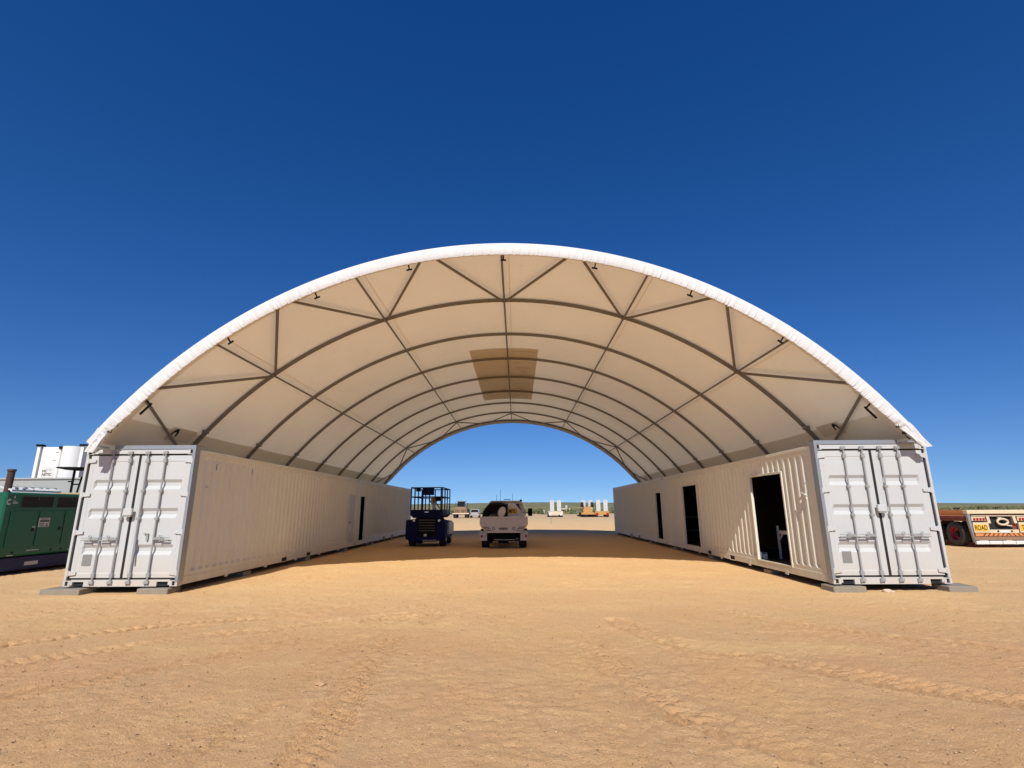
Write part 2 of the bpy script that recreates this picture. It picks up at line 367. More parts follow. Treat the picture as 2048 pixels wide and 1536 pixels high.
scatter('pebbles', 9000, PEB, .0025, .010, 5, (-14, 15, 3.1, 15))
def rock(x, y, s, label, mat, seed):
    r = random.Random(seed); b = MB(); n, k = 9, 6; P = []
    for i in range(k+1):
        t = math.pi*i/k; row = []
        for j in range(n+1):
            a = 2*math.pi*(j % n)/n; q = 1+.28*math.sin(3.1*(j % n)+seed+i*1.7)*math.sin(t)
            row.append((x+s*1.5*q*math.sin(t)*math.cos(a), y+s*q*math.sin(t)*math.sin(a), gz(x, y)+s*.25+s*.6*math.cos(t)*q))
        P.append(row)
    b.grid(P); o = b.build('stone', mat); tag(o, label, 'stone'); return o

# ------------------------------------------------------------------ shipping containers
CW, CL, CH, CB = 2.438, 12.192, 2.896, .13
def casting(x0, x1, y0, y1, z0, z1, parent, front=-1):
    b = MB(); fy = y0 if front < 0 else y1; w_ = .038
    b.box(x0, x1, y0 if front > 0 else y0+w_, y1 if front < 0 else y1-w_, z0, z1)
    a0, a1 = (y0, y0+w_) if front < 0 else (y1-w_, y1); xm, zm = (x0+x1)/2, (z0+z1)/2
    b.box(x0, xm-.03, a0, a1, z0, z1).box(xm+.03, x1, a0, a1, z0, z1).box(xm-.03, xm+.03, a0, a1, z0, zm-.042).box(xm-.03, xm+.03, a0, a1, zm+.042, z1)
    c = b.build('corner_casting', WHITE if parent.get('_w', 1) else GALV, parent, bevel=.004)
    MB().box(xm-.0295, xm+.0295, a0+w_*.75 if front < 0 else a1-w_, a0+w_ if front < 0 else a1-w_*.75, zm-.0415, zm+.0415).build('casting_hole', DARK, c)
    return c
def corr_wall(xp, out, y0, y1, z0, z1, openings, flat0=.35, flat1=.2):
    """trapezoidal wall: plane xp, ribs pressed away from side `out` by 36 mm; openings [(ya, yb, zb, zt)]"""
    brk = {y0, y1}; y = y0+flat0; ph = []
    while y+.278 < y1-flat1:
        ph += [(y, 0), (y+.062, 1), (y+.140, 1), (y+.202, 0)]; y += .278
    pts = [(y0, 0)]+ph+[(y1, 0)]
    def dep(yy):
        for (a, da), (b_, db) in zip(pts[:-1], pts[1:]):
            if a <= yy <= b_: return da+(db-da)*(yy-a)/(b_-a+1e-9)
        return 0
    ysl = sorted({p[0] for p in pts} | {v for o in openings for v in o[:2]})
    b = MB()
    for ya, yb in zip(ysl[:-1], ysl[1:]):
        if yb-ya < 1e-5: continue
        ym = (ya+yb)/2; segs = [(z0, z1, True, True)]
        for (oa, ob, ozb, ozt) in openings:
            if oa < ym < ob:
                segs = []
                if ozb > z0+.02: segs.append((z0, ozb, True, False))
                if ozt < z1-.02: segs.append((ozt, z1, False, True))
        for (a, c, lo, hi) in segs:
            zz = [a]+([a+.09, a+.15] if lo and c-a > .4 else [])+([c-.12, c-.07] if hi and c-a > .24 else [])+[c]
            fl = [0]*len(zz)
            for i, z in enumerate(zz):
                full = not ((lo and z < a+.12 and c-a > .4) or (hi and z > c-.1))
                fl[i] = 1 if full else 0
            rows = [[(xp-out*.046*dep(yy)*f_, yy, z) for yy in (ya, yb)] for z, f_ in zip(zz, fl)]
            b.grid(rows)
    return b
def leaf(x0, x1, z0, z1, yf, parent, rods, hdir, label=None, droopy=None, plate=False, hinge_side=-1):
    X0 = [x0, x0+.075, x0+.09, x0+.15, x0+.185, x1-.185, x1-.15, x1-.09, x1-.075, x1]
    Z = [z0, z0+.085, z0+.10]; D = [0, 0, 1]; Hh = z1-z0
    for c in (.222, .518, .757):
        zc = z0+c*Hh; Z += [zc-.115, zc-.035, zc+.035, zc+.10]; D += [1, 2, 2, 1]
    Z += [z1-.135, z1-.12, z1]; D += [1, 0, 0]
    P = []
    for z, d in zip(Z, D):
        row = []
        for i, x in enumerate(X0):
            ip = 2 <= i <= 7; ic = 4 <= i <= 5
            dd = 0 if (d == 0 or not ip) else (.052 if (d == 2 and ic) else .008)
            row.append((x, yf+dd, z))
        P.append(row)
    b = MB(); b.grid(P); b.box(x0, x1, yf+.055, yf+.075, z0, z1)
    for (a, c) in ((x0, x0), (x1, x1)): b.add([(a, yf, z0), (a, yf+.06, z0), (a, yf+.06, z1), (a, yf, z1)], [(0, 1, 2, 3)])
    b.add([(x0, yf, z1), (x1, yf, z1), (x1, yf+.06, z1), (x0, yf+.06, z1)], [(0, 1, 2, 3)])
    b.add([(x0, yf, z0), (x1, yf, z0), (x1, yf+.06, z0), (x0, yf+.06, z0)], [(0, 1, 2, 3)])
    L = b.build('door', WHITE, parent)
    wd = x1-x0
    for f_ in rods:
        x = x0+f_*wd; yr = yf-.04; b = MB()
        b.cyl((x, yr, z0-.09), (x, yr, z1+.09), .0175, 10)
        for zz in (z0-.085, z1+.06): b.box(x-.04, x+.04, yr-.028, yr+.03, zz-.03, zz+.03); b.box(x-.06, x-.035, yr-.02, yr+.02, zz-.045, zz+.02)
        b.build('lock_rod', ROD, L, smooth=True)
        for zf, hh in ((.02, .10), (.955, .09), (.47, .055), (.70, .055)):
            zz = z0+zf*Hh; MB().box(x-.037, x+.037, yr-.022, yf+.0, zz-hh/2, zz+hh/2).build('rod_bracket', ROD, L, bevel=.006)
    for i, f_ in enumerate(rods):
        x = x0+f_*wd; yr = yf-.06; zc = z0+.312*Hh; b = MB()
        if droopy == i:
            b.beam((x+.02, yr, zc+.02), (x+.045, yr-.03, zc-.48), .02, .03); b.box(x+.22, x+.26, yf-.03, yf, zc-.05, zc+.09); b.beam((x+.16, yf-.03, zc+.1), (x+.26, yf-.03, zc+.09), .02, .02)
        else:
            e = x+hdir*.36
            b.beam((x, yr, zc-.01), (x+hdir*.12, yr-.012, zc), .02, .055); b.beam((x+hdir*.12, yr-.012, zc), (x+hdir*.2, yr-.012, zc-.035), .02, .035); b.beam((x+hdir*.2, yr-.012, zc-.035), (e, yr-.012, zc-.035), .02, .024)
            b.beam((x+hdir*.10, yr-.006, zc+.012), (e, yr-.006, zc+.012), .016, .016)
            b.tube([(x+hdir*(.17+.03*math.cos(t)), yr-.02, zc+.035+.03*math.sin(t)) for t in [k*math.pi/4 for k in range(8)]], .009, 6, closed=True)
            b.cyl((x+hdir*.17, yr-.02, zc+.03), (x+hdir*.17, yr-.02, zc-.06), .013, 8)
        b.build('handle', ROD, L)
    hx = x0 if hinge_side < 0 else x1
    for f_ in (.035, .36, .67, .955):
        zz = z0+f_*Hh; b = MB(); s = hinge_side
        b.prism([(hx-s*.13, zz-.03), (hx-s*.02, zz-.045), (hx+s*.055, zz-.045), (hx+s*.055, zz+.045), (hx-s*.02, zz+.045), (hx-s*.13, zz+.03)], 'y', yf-.03, yf-.004)
        b.cyl((hx+s*.035, yf-.022, zz-.06), (hx+s*.035, yf-.022, zz+.06), .02, 8)
        b.build('hinge', WHITE, L, bevel=.004)
    if plate:
        MB().box(x0+.20, x0+.395, yf+.0, yf+.006, z0+.245, z0+.475).build('marking_plate', PLATE, L)
    return L
def container(name, xi, s, y0, label, openings=(), front=False, floor_open=()):
    """xi inner face plane, s=+1 when the container lies to the right of it; y0 near end"""
    x0, x1 = (xi, xi+CW) if s > 0 else (xi-CW, xi)
    y1 = y0+CL; zb, zt = CB, CB+CH
    t = thing(name, ((x0+x1)/2, (y0+y1)/2, 0), label, 'shipping container', 'shipping containers carrying the shelter')
    xo = x1 if s > 0 else x0
    wz0, wz1 = zb+.165, zt-.075
    corr_wall(xi+s*.012, -s, y0+.06, y1-.06, wz0, wz1, openings).build('side_wall', CREAM, t, label='off-white corrugated inner side wall')
    corr_wall(xo-s*.012, s, y0+.06, y1-.06, wz0, wz1, []).build('side_wall', CREAM, t)
    # inside boards, near black to carry the shade of the interior
    MB().box(xo-s*.06 if s < 0 else xo-.07, xo-s*.06+.01 if s < 0 else xo-.06, y0+.1, y1-.1, zb+.18, zt-.1).build('shade_lining', PLYSHADE, t)
    MB().box(x0+.06, x1-.06, y0+.1, y1-.1, zb+.14, zb+.17).build('floor', PLYSHADE, t)
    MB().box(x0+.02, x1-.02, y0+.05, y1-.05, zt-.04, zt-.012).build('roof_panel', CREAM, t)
    MB().box(x0+.05, x1-.05, y0+.06, y1-.06, zt-.07, zt-.05).build('ceiling_lining', PLYSHADE, t)
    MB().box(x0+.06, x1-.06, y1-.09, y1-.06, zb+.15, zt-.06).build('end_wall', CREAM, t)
    MB().box(x0+.07, x1-.07, y1-.11, y1-.0905, zb+.15, zt-.06).build('end_shade_lining', PLYSHADE, t)  # dark sheet over the pale end wall, stands for shade inside
    # rails
    for x in (x0, x1-.06): MB().box(x, x+.06, y0+.178, y1-.178, zt-.075, zt-.006).build('top_rail', CREAM, t, bevel=.005)
    for x in (x0, x1-.05):
        b = MB(); cuts = [(y0+CL/2-1.13, y0+CL/2-.77), (y0+CL/2+.77, y0+CL/2+1.13)]; ya = y0+.178
        for c0, c1 in cuts:
            b.box(x, x+.05, ya, c0, zb+.012, zb+.17); b.box(x, x+.05, c0, c1, zb+.135, zb+.17); b.box(x, x+.05, c0, c1, zb+.0, zb+.022); ya = c1
        b.box(x, x+.05, ya, y1-.178, zb+.012, zb+.17)
        r = b.build('bottom_rail', CREAM, t, bevel=.004)
        for c0, c1 in cuts:
            xa, xb = (x+.03, x+.04)
            MB().box(xa, xb, c0+.002, c1-.002, zb+.024, zb+.134).build('fork_pocket', DARK, r)
        if (x == x0) == (s > 0):
            xx = xi-s*.004
            yy = y0+1.9
            while yy < y1-.5:
                if all(abs(yy-(c0+c1)/2) > .3 for c0, c1 in cuts): MB().box(min(xx, xx+s*.02), max(xx, xx+s*.02), yy-.07, yy+.07, zb-.03, zb+.12).build('gusset_plate', CREAM, r)
                yy += 2.05
    # cross members below
    b = MB(); yy = y0+.5
    while yy < y1-.3: b.box(x0+.06, x1-.06, yy-.03, yy+.03, zb+.02, zb+.139); yy += .6
    b.build('cross_member', BLACK, t, kind='stuff')
    # posts and castings
    for (xa, xb) in ((x0, x0+.16), (x1-.16, x1)):
        inner = (xa == x0) == (s > 0)
        if not front: MB().box(xa, xb, y0+.002, y0+.16, zb+.12, zt-.12).build('corner_post', CREAM, t, bevel=.006)
        else:
            wd = .055
            pa, pb = (x0, x0+wd) if xa == x0 else (x1-wd, x1)
            MB().box(pa, pb, y0+.0, y0+.16, zb+.119, zt-.119).build('corner_post', WHITE, t, bevel=.006)
        MB().box(xa, xb, y1-.16, y1-.002, zb+.12, zt-.12).build('corner_post', CREAM, t, bevel=.006)
        for (za, zc) in ((zb, zb+.118), (zt-.118, zt)):
            casting(xa+.0, xb-.0, y0-.006, y0+.172, za, zc, t, -1); casting(xa, xb, y1-.172, y1+.006, za, zc, t, 1)
    if front:
        # end frame, doors
        b = MB().box(x0+.161, x1-.161, y0, y0+.12, zt-.105, zt-.004); b.build('door_header', WHITE, t, bevel=.004)
        b = MB(); b.box(x0+.161, x0+.2, y0, y0+.14, zb+.03, zb+.135); b.box(x1-.2, x1-.161, y0, y0+.14, zb+.03, zb+.135)
        b.box(x0+.44, x1-.44, y0, y0+.14, zb+.0, zb+.135); b.box(x0+.2, x0+.44, y0, y0+.14, zb+.095, zb+.135); b.box(x1-.44, x1-.2, y0, y0+.14, zb+.095, zb+.135)
        sl_ = b.build('door_sill', WHITE, t)
        MB().box(x0+.2, x0+.44, y0+.05, y0+.06, zb+.0, zb+.094).build('sill_pocket', DARK, sl_); MB().box(x1-.44, x1-.2, y0+.05, y0+.06, zb+.0, zb+.094).build('sill_pocket', DARK, sl_)
        z0_, z1_ = zb+.172, zt-.142; xm = (x0+x1)/2-.01; yf = y0+.022
        go = .062                                             # outer gasket gap
        xa, xb = x0+.075+ (go-.03 if s < 0 else 0), x1-.075-(go-.03 if s > 0 else 0)
        leaf(xa, xm-.030, z0_, z1_, yf, t, (.485, .85), -1, plate=True, hinge_side=-1)
        leaf(xm+.030, xb, z0_, z1_, yf, t, (.15, .50), 1, droopy=0 if s < 0 else None, hinge_side=1)
        gk = MB(); gk.box(xm-.0295, xm+.0295, yf+.006, yf+.05, z0_, z1_)
        gk.box(x0+.058, x1-.058, yf+.012, yf+.055, z0_-.037, z0_-.001); gk.box(x0+.058, x1-.058, yf+.012, yf+.055, z1_+.001, z1_+.037)
        gk.box(x0+.057, xa-.001, yf+.018, yf+.055, z0_, z1_); gk.box(xb+.001, x1-.057, yf+.018, yf+.055, z0_, z1_)
        gk.build('door_gasket', BLACK, t)
        zc = z0_+.525*(z1_-z0_)
        b = MB(); b.box(xm-.105, xm+.085, yf-.125, yf-.066, zc-.07, zc+.075); lb = b.build('lock_box', WHITE, t, bevel=.008)
        MB().box(xm-.085, xm+.065, yf-.118, yf-.072, zc-.10, zc-.071).build('lock_box_slot', ROD, lb)
        # galvanised flashing round the inner edge and the top
        b = MB(); xw = .095
        fx0, fx1 = (x0-.012, x0+xw-.045) if s > 0 else (x1-xw+.045, x1+.012)
        b.box(fx0, fx1, y0-.016, y0-.0075, zb+.09, zt+.085)
        xe = (fx0-.0) if s > 0 else fx1
        b.box(xe-.008 if s < 0 else xe, xe if s < 0 else xe+.008, y0-.0075, y0+.17, zb+.1, zt+.085)
        if s > 0: b.box(fx1, x1-.62, y0-.016, y0-.0075, zt-.002, zt+.085)
        else: b.box(x0+.62, fx0, y0-.016, y0-.0075, zt-.002, zt+.085)
        b.build('galvanised_flashing', GALV, t)
        b = MB()
        if s > 0: b.box(fx0, x1-.62, y0-.0075, y0+.3, zt+.078, zt+.0845)
        else: b.box(x0+.62, fx1, y0-.0075, y0+.3, zt+.078, zt+.0845)
        b.build('top_flashing', GALV, t)
    # opening frames
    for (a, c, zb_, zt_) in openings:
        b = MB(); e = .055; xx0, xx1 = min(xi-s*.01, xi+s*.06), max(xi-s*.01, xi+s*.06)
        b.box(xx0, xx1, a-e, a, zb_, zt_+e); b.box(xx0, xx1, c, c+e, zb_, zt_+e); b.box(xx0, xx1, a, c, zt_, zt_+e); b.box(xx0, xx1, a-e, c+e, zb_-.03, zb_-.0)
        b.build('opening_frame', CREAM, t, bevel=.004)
    return t
XL, XR, YL, YR = -7.193, 6.536, 11.48, 11.363
zo = CB+.19
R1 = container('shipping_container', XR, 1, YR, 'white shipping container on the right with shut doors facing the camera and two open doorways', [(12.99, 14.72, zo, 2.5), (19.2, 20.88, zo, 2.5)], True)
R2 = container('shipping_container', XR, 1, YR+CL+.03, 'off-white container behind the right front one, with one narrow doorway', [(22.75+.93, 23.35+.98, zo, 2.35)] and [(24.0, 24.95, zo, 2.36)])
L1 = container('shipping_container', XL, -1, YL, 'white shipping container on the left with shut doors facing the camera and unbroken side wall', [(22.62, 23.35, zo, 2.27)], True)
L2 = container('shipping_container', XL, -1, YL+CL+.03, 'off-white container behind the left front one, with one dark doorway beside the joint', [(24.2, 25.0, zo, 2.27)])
# closed personnel door in the left front container
dr = MB().box(XL-.03, XL-.004, 22.63, 23.34, zo+.01, 2.26).build('personnel_door', WHITE, L1, bevel=.004, label='plain white personnel door, shut')
MB().cyl((XL-.004, 22.74, 1.15), (XL+.05, 22.74, 1.15), .018, 8).build('handle', BLACK, dr)
MB().box(XL-.004, XL+.001, 22.8, 23.05, .78, 1.05).build('notice', BENCHW, dr)
# small fixings on the walls, then a shape standing for a shadow
for (xx, yy, par) in ((XL, 12.2, L1), (XR, 12.0, R1)):
    sg = 1 if par is L1 else -1
    MB().box(min(xx, xx+sg*.03), max(xx, xx+sg*.03), yy-.16, yy-.1, 2.2, 2.22).build('wire_stub', ROD, par)
for yy in (12.4, 14.1): MB().box(XL-.01, XL-.002, yy-.012, yy+.012, 2.62, 2.76).build('weld_mark', PLATE, L1)
bk = MB(); bk.box(XR-.02, XR+.01, 11.95, 12.02, 1.86, 1.98); bk.beam((XR-.03, 11.86, 1.92), (XR-.03, 12.08, 2.0), .02, .03); bk.build('wall_shadow_shape', CREAM, R1)  # bracket-like shape added in place of a shadow on the wall

# concrete pads below
def pad(x0, x1, y0, y1, z1, label, rz=0.):
    b = MB(); b.box(x0, x1, y0, y1, -.05, z1); o = b.build('concrete_block', CONC, None, bevel=.012)
    tag(o, label, 'concrete block', 'concrete footing blocks under the containers'); return o
pad(-9.93, -9.1, 11.29, 11.8, .10, 'concrete block under the outer front corner of the left container')
pad(-7.95, -7.3, 11.36, 11.8, .1, 'thin concrete block under the inner front corner of the left container')
pad(6.45, 7.12, 11.24, 11.7, .1, 'thin concrete block under the inner front corner of the right container')
pad(8.78, 9.36, 11.22, 11.7, .10, 'concrete block under the outer front corner of the right container')
for side, sx_, y0_ in (('left', XL, YL), ('right', XR, YR)):
    for k in range(1, 7):
        yy = y0_+k*4.1-1.1
        if yy > y0_+24: break
        xx = (sx_-.5, sx_-.03) if side == 'left' else (sx_+.03, sx_+.5)
        pad(xx[0], xx[1], yy-.2, yy+.2, .1, f'{["second", "third", "fourth", "fifth", "sixth", "seventh"][k-1]} concrete block from the front under the {side} container row')
rock(7.55, 11.25, .075, 'pale stone lying in front of the right container sill', PEB, 2)
rock(-1.95, 5.6, .035, 'small dark clod on bare dirt, left of the middle of the yard', CLOD, 4)
rock(1.15, 8.2, .04, 'small pale stone on bare dirt, right of the middle of the yard', CLOD, 6)

# things standing inside the right container
t = thing('workbench', (7.7, 14.6, zo-.02), 'white legged steel bench seen through the nearest doorway on the right', 'bench')
MB().box(7.25, 8.3, 13.2, 14.98, .97, 1.06).build('bench_top', BENCHW, t)
for x, y in ((7.25, 15.0), (8.2, 15.0), (7.25, 13.3), (8.2, 13.3)):
    MB().box(x, x+.05, y-.04, y, zo-.02, 1.18 if (x < 8 and y > 14) else .97).build('leg', BENCHW, t)
MB().beam((7.27, 14.95, .78), (7.27, 14.72, .97), .03, .04, (1, 0, 0)).build('gusset', BENCHW, t)
b = MB(); b.box(6.72, 6.9, 14.95, 15.12, zo-.02, zo+.14).box(6.71, 6.91, 14.94, 15.13, zo+.14, zo+.16)
o = b.build('blue_tub', STEELBLUE, None, bevel=.01); tag(o, 'pale blue plastic tub on the floor at the far jamb of the nearest doorway', 'tub')
o = MB().box(6.72, 6.82, 14.78, 14.88, zo-.02, zo+.13).build('white_box', BENCHW, None, bevel=.008); tag(o, 'small whitish box beside the pale blue tub in the doorway', 'box')
t = thing('shelf_rack', (7.7, 23.1, zo), 'dark shelf rack seen through the second doorway of the right container', 'shelf')
for z in (.30, .76, 1.31): MB().box(6.85, 8.6, 22.85, 23.35, z-.03, z+.01).build('shelf', PLATE, t)
for x in (6.85, 8.56): MB().box(x, x+.04, 22.85, 22.89, zo-.02, 1.8).build('upright', PLATE, t)

# ------------------------------------------------------------------ fabric shelter
CX, CZ, RR, SY, Y0 = -.33, -3.26, 10.93, 3.046, 11.22
def arc(phi, r, y): return Vector((CX+r*math.sin(phi), y, CZ+r*math.cos(phi)))
PE = math.acos((CB+CH+.08-CZ)/RR)
sh = thing('fabric_shelter', (CX, Y0+12.2, 0), 'arched white fabric shelter roof on steel rafters spanning between the containers', 'shelter')
ya_, yb_ = Y0-.12, Y0+8*SY+.14
nphi = 120; rows = []
yl = [ya_]+[Y0+.25]+[Y0+SY*i/6 for i in range(1, 48)]+[Y0+8*SY, yb_]
for y in yl:
    fr = ((y-Y0)/SY) % 1; sag = .045*math.sin(math.pi*fr) if Y0 < y < Y0+8*SY else 0
    row = []
    for i in range(nphi+1):
        ph = -PE+2*PE*i/nphi; row.append(arc(ph, RR+.115-sag*math.cos(ph*.9)-.004*math.sin(ph*60+y*2)*math.sin(y*5), y))
    rows.append(row)
FABO = MB().grid(rows).build('fabric_cover', FAB, sh, smooth=True)
# lower double band both sides, front sleeve, thin strips beside the purlins, printed panel, small emblems
for s in (-1, 1):
    pr = []
    for y in [Y0+.3+(8*SY-.4)*k/60 for k in range(61)]:
        fr = ((y-Y0)/SY) % 1; sag = .045*math.sin(math.pi*fr)
        pr.append([arc(s*(PE-.0-.066*j/4), RR+.098-sag*.75, y) for j in range(5)])
    MB().grid(pr).build('hem_band', FAB2, FABO, smooth=True)
pr = [[arc(-PE+2*PE*i/nphi, RR+.095-.012*math.sin(math.pi*k/3), Y0+.20+.16*k/3) for i in range(nphi+1)] for k in range(4)]
MB().grid(pr).build('edge_sleeve', FAB2, FABO, smooth=True)
PHN = [R_(a) for a in (-37.2, -18.6, 0, 18.6, 37.2)]
for ph in PHN:
    d = .17/RR; b = MB(); q = []
    for y in [Y0+.3+(8*SY-.5)*k/70 for k in range(71)]:
        fr = ((y-Y0)/SY) % 1; sag = .045*math.sin(math.pi*fr); q.append([arc(ph+d-.0011, RR+.108-sag*math.cos(ph*.9), y), arc(ph+d+.0011, RR+.108-sag*math.cos(ph*.9), y)])
    b.grid(q).build('fabric_strip', FAB2, FABO)  # thin, slightly darker strip along the right of each purlin
def patch(name, mat, x0, x1, y0, y1, dr, parent, n=10, m_=24):
    pr = []
    for k in range(m_+1):
        y = y0+(y1-y0)*k/m_; fr = ((y-Y0)/SY) % 1; sag = .045*math.sin(math.pi*fr); row = []
        for i in range(n+1):
            ph = math.asin((x0+(x1-x0)*i/n-CX)/RR); row.append(arc(ph, RR+.112-dr-sag*math.cos(ph*.9), y))
        pr.append(row)
    return MB().grid(pr).build(name, mat, parent, smooth=True)
pnl = patch('printed_panel', PRINT, -1.80, .86, 19.0, 28.4, .016, sh)
pnl['label'] = 'large tan printed rectangle showing through the roof fabric'
# faint mirrored print on the right half, as it shows through the cloth
for (xa, xb, ya, yb) in ((-.15, .78, 19.35, 19.5), (-.1, .15, 21.0, 21.15), (.0, .65, 21.7, 21.9), (.2, .5, 22.3, 22.6), (.05, .65, 23.1, 23.25), (-.15, .7, 24.6, 24.75), (-.1, .65, 25.3, 25.45), (.05, .5, 25.9, 26.05), (-.1, .65, 27.3, 27.45), (-.62, -.55, 25.0, 26.6)):
    patch('print_stroke', PRINT2, xa, xb, ya, yb, .022, pnl, 4, 3)
for s in (-1, 1):
    p0, p1 = (R_(-52.3), R_(-50.2)) if s < 0 else (R_(50.1), R_(51.9)); yy = (13.0, 14.0) if s < 0 else (12.95, 13.9)
    def q(u, v, dr=.03):
        ph = p0+(p1-p0)*v; return arc(ph, RR+.112-dr-.03, yy[0]+(yy[1]-yy[0])*u)
    e = MB().grid([[q(i/6, j/3) for j in range(4)] for i in range(7)]).build('emblem_patch', PRINT2 if False else PATCHF, sh, label=f'small tan rectangle with black arch emblem on the {"left" if s < 0 else "right"} roof slope')
    b = MB(); A = []
    lo, hi = (.35, .95) if s < 0 else (.65, .05)
    for k in range(9):
        a_ = math.pi*k/8
        A.append([q(.2-.13*math.cos(a_), lo+(hi-lo)*math.sin(a_), .036), q(.2-.07*math.cos(a_), lo+(hi-lo)*.55*math.sin(a_), .036)])
    b.grid(A).build('emblem', BLACK, e)
    for k in range(2):
        v = (.22-.13*k) if s < 0 else (.78+.13*k)
        b = MB(); b.grid([[q(.04, v, .036), q(.04, v+.05, .036)], [q(.34, v, .036), q(.34, v+.05, .036)]]).build('emblem_line', PRINT2, e)
# fringe: cloth wrapped down over the front and back rafters, ruffled along the lace line
def fringe(yc, sgn):
    nf = 900; prof = []; r2 = random.Random(5)
    ph_n = [r2.random() for _ in range(400)]
    P = []
    for i in range(nf+1):
        ph = -PE-.004+(2*PE+.008)*i/nf; a = ph*RR
        wv = math.sin(a*31+2.2*math.sin(a*3.1))*.6+math.sin(a*53+1.7*math.sin(a*7))*.4
        wv *= .5+.5*math.sin(a*1.9+math.sin(a*5)*2)**2
        edge = abs(ph) > PE-.085; k = max(0., (abs(ph)-(PE-.085))/.085)
        row = []
        for j, (dr, dy) in enumerate(((.135, .10), (.142, .04), (.135, 0), (.09, -.012), (.03, -.016), (-.05, -.012), (-.11, -.006), (-.15, .01), (-.15, .05))):
            rel = j/8; ru = .025*(wv*.75+.35*math.sin(a*97+3*math.sin(a*11)))*max(0, rel-.35)*1.5*(.35+.65*abs(math.sin(a*.83+math.sin(a*2.9))))
            if edge: ru *= (1-.6*k); dr = dr+(.10*k if rel > .5 else 0)*1.0
            if edge and rel > .3: ru += .02*k*math.sin(a*6+rel*9)
            row.append(arc(ph+.0012*wv*rel, RR+dr+ru*.15, yc+sgn*(dy-abs(.0)-ru*1.4)))
        P.append(row)
    return MB().grid(P)
fringe(Y0-.16, 1).build('front_fringe', FABW, sh, smooth=True)
fringe(Y0+8*SY+.16, -1).build('back_fringe', FABW, sh, smooth=True)
# fringe tips running down to the container corners, and the cloth skirt along the outer top rails
for s in (-1, 1):
    rows = []
    o0, o1 = arc(s*(PE-.03), RR+.142, Y0-.17), Vector((-9.33 if s < 0 else 8.86, Y0-.17, 2.93))
    i0, i1 = arc(s*(PE-.03), RR-.10, Y0-.168), Vector((-9.16 if s < 0 else 8.69, Y0-.168, 2.91))
    for k in range(9):
        f_ = k/8; a_, c_ = o0.lerp(o1, f_), i0.lerp(i1, f_)
        rows.append([a_.lerp(c_, j/5)+Vector((0, -.012*math.sin(j*2.3+k*.9)-.006, 0)) for j in range(6)]+[c_+Vector((0, .08, .02))])
    MB().grid(rows).build('fringe_tip', FABW, sh, smooth=True)
    e = arc(s*PE, RR+.10, 0); xo = (XL-CW if s < 0 else XR+CW)
    MB().grid([[(e.x, y, e.z+.03), (e.x+(xo-e.x)*.5, y, 3.06+.01*math.sin(y*3)), (xo-s*.03, y, 3.02)] for y in [Y0+.12+.495*k for k in range(50)]]).build('skirt', FAB2, sh, smooth=True)
    b = MB()
    for k in range(3):
        c = arc(s*(PE-.052+.017*k), RR-.06, Y0-.11); b.box(c.x-.035, c.x+.035, c.y-.04, c.y+.05, c.z-.025, c.z+.03); b.cyl(c+Vector((-.05, 0, .0)), c+Vector((.05, 0, .03)), .014, 8)
    c = arc(s*(PE-.075), RR-.06, Y0-.11); e = arc(s*(PE-.02), RR-.07, Y0-.11); b.beam(c, e, .03, .012)
    b.build('ratchet_strap', BLACK, sh)
def ring(y, r, wd, h, n=72):
    rows = []
    for i in range(n+1):
        ph = -PE+2*PE*i/n
        rows.append([arc(ph, r-h/2, y-wd/2), arc(ph, r+h/2, y-wd/2), arc(ph, r+h/2, y+wd/2), arc(ph, r-h/2, y+wd/2), arc(ph, r-h/2, y-wd/2)])
    return MB().grid(rows)
for i in range(9):
    y = Y0+SY*i; b = ring(y, RR+.04, .07, .09)
    rf = b.build('rafter', RAFTER, sh, smooth=True)
    for s in (-1, 1):
        f = arc(s*PE, RR+.0, y); MB().box(f.x-.17, f.x+.17, y-.14, y+.14, CB+CH+.002, CB+CH+.03).build('base_plate', GALV, rf)
        g_ = arc(s*(PE-.082), RR+.0, y-.1); MB().box(g_.x-.07, g_.x+.07, y-.16, y-.045, g_.z-.05, g_.z+.05).build('lug', RAFTER, rf)
for ph in PHN:
    b = MB(); b.tube([arc(ph, RR-.045, Y0-.02), arc(ph, RR-.045, Y0+8*SY+.02)], .028, 8)
    b.build('purlin', RAFTER, sh, smooth=True)
for (ya2, yb2) in ((Y0+.04, Y0+SY), (Y0+8*SY-.04, Y0+7*SY)):
    for k in range(-3, 4):
        for dd in (-1, 1):
            pm = R_(18.6*k+9.3*dd)
            if abs(k) == 3 and dd*k > 0: continue
            a_ = arc(R_(18.6*k) if abs(k) < 3 else math.copysign(PE, k), RR-.02, yb2); b_ = arc(pm-dd*R_(.9), RR-.02, ya2)
            a_ = a_+(b_-a_).normalized()*.04
            MB().tube([a_, b_], .036, 8).build('brace', RAFTER, sh, smooth=True)
for a_ in (-47.7, -36, -24.2, -12.1, 0, 11.7, 24.1, 36.3, 48.6):
    ph = R_(a_+.25); u_ = Vector((math.sin(ph), 0, math.cos(ph))); tg = Vector((math.cos(ph), 0, -math.sin(ph)))
    c = arc(ph, RR-.07, Y0+.08); b = MB(); b.beam(c+u_*.06, c-u_*.10, .03, .03, (0, 1, 0))
    ln = .30 if abs(a_) > 40 else .11
    b.beam(c-u_*.11-tg*(.07 if a_ < 40 else .04), c-u_*.11+tg*(.04 if a_ < -40 else .07), .035, .025, (0, 1, 0))
    if abs(a_) > 40: b.beam(c-u_*.11-tg*(ln if a_ < 0 else 0), c-u_*.11+tg*(ln if a_ > 0 else 0), .04, .03, (0, 1, 0))
    b.build('tensioner', BLACK, sh)

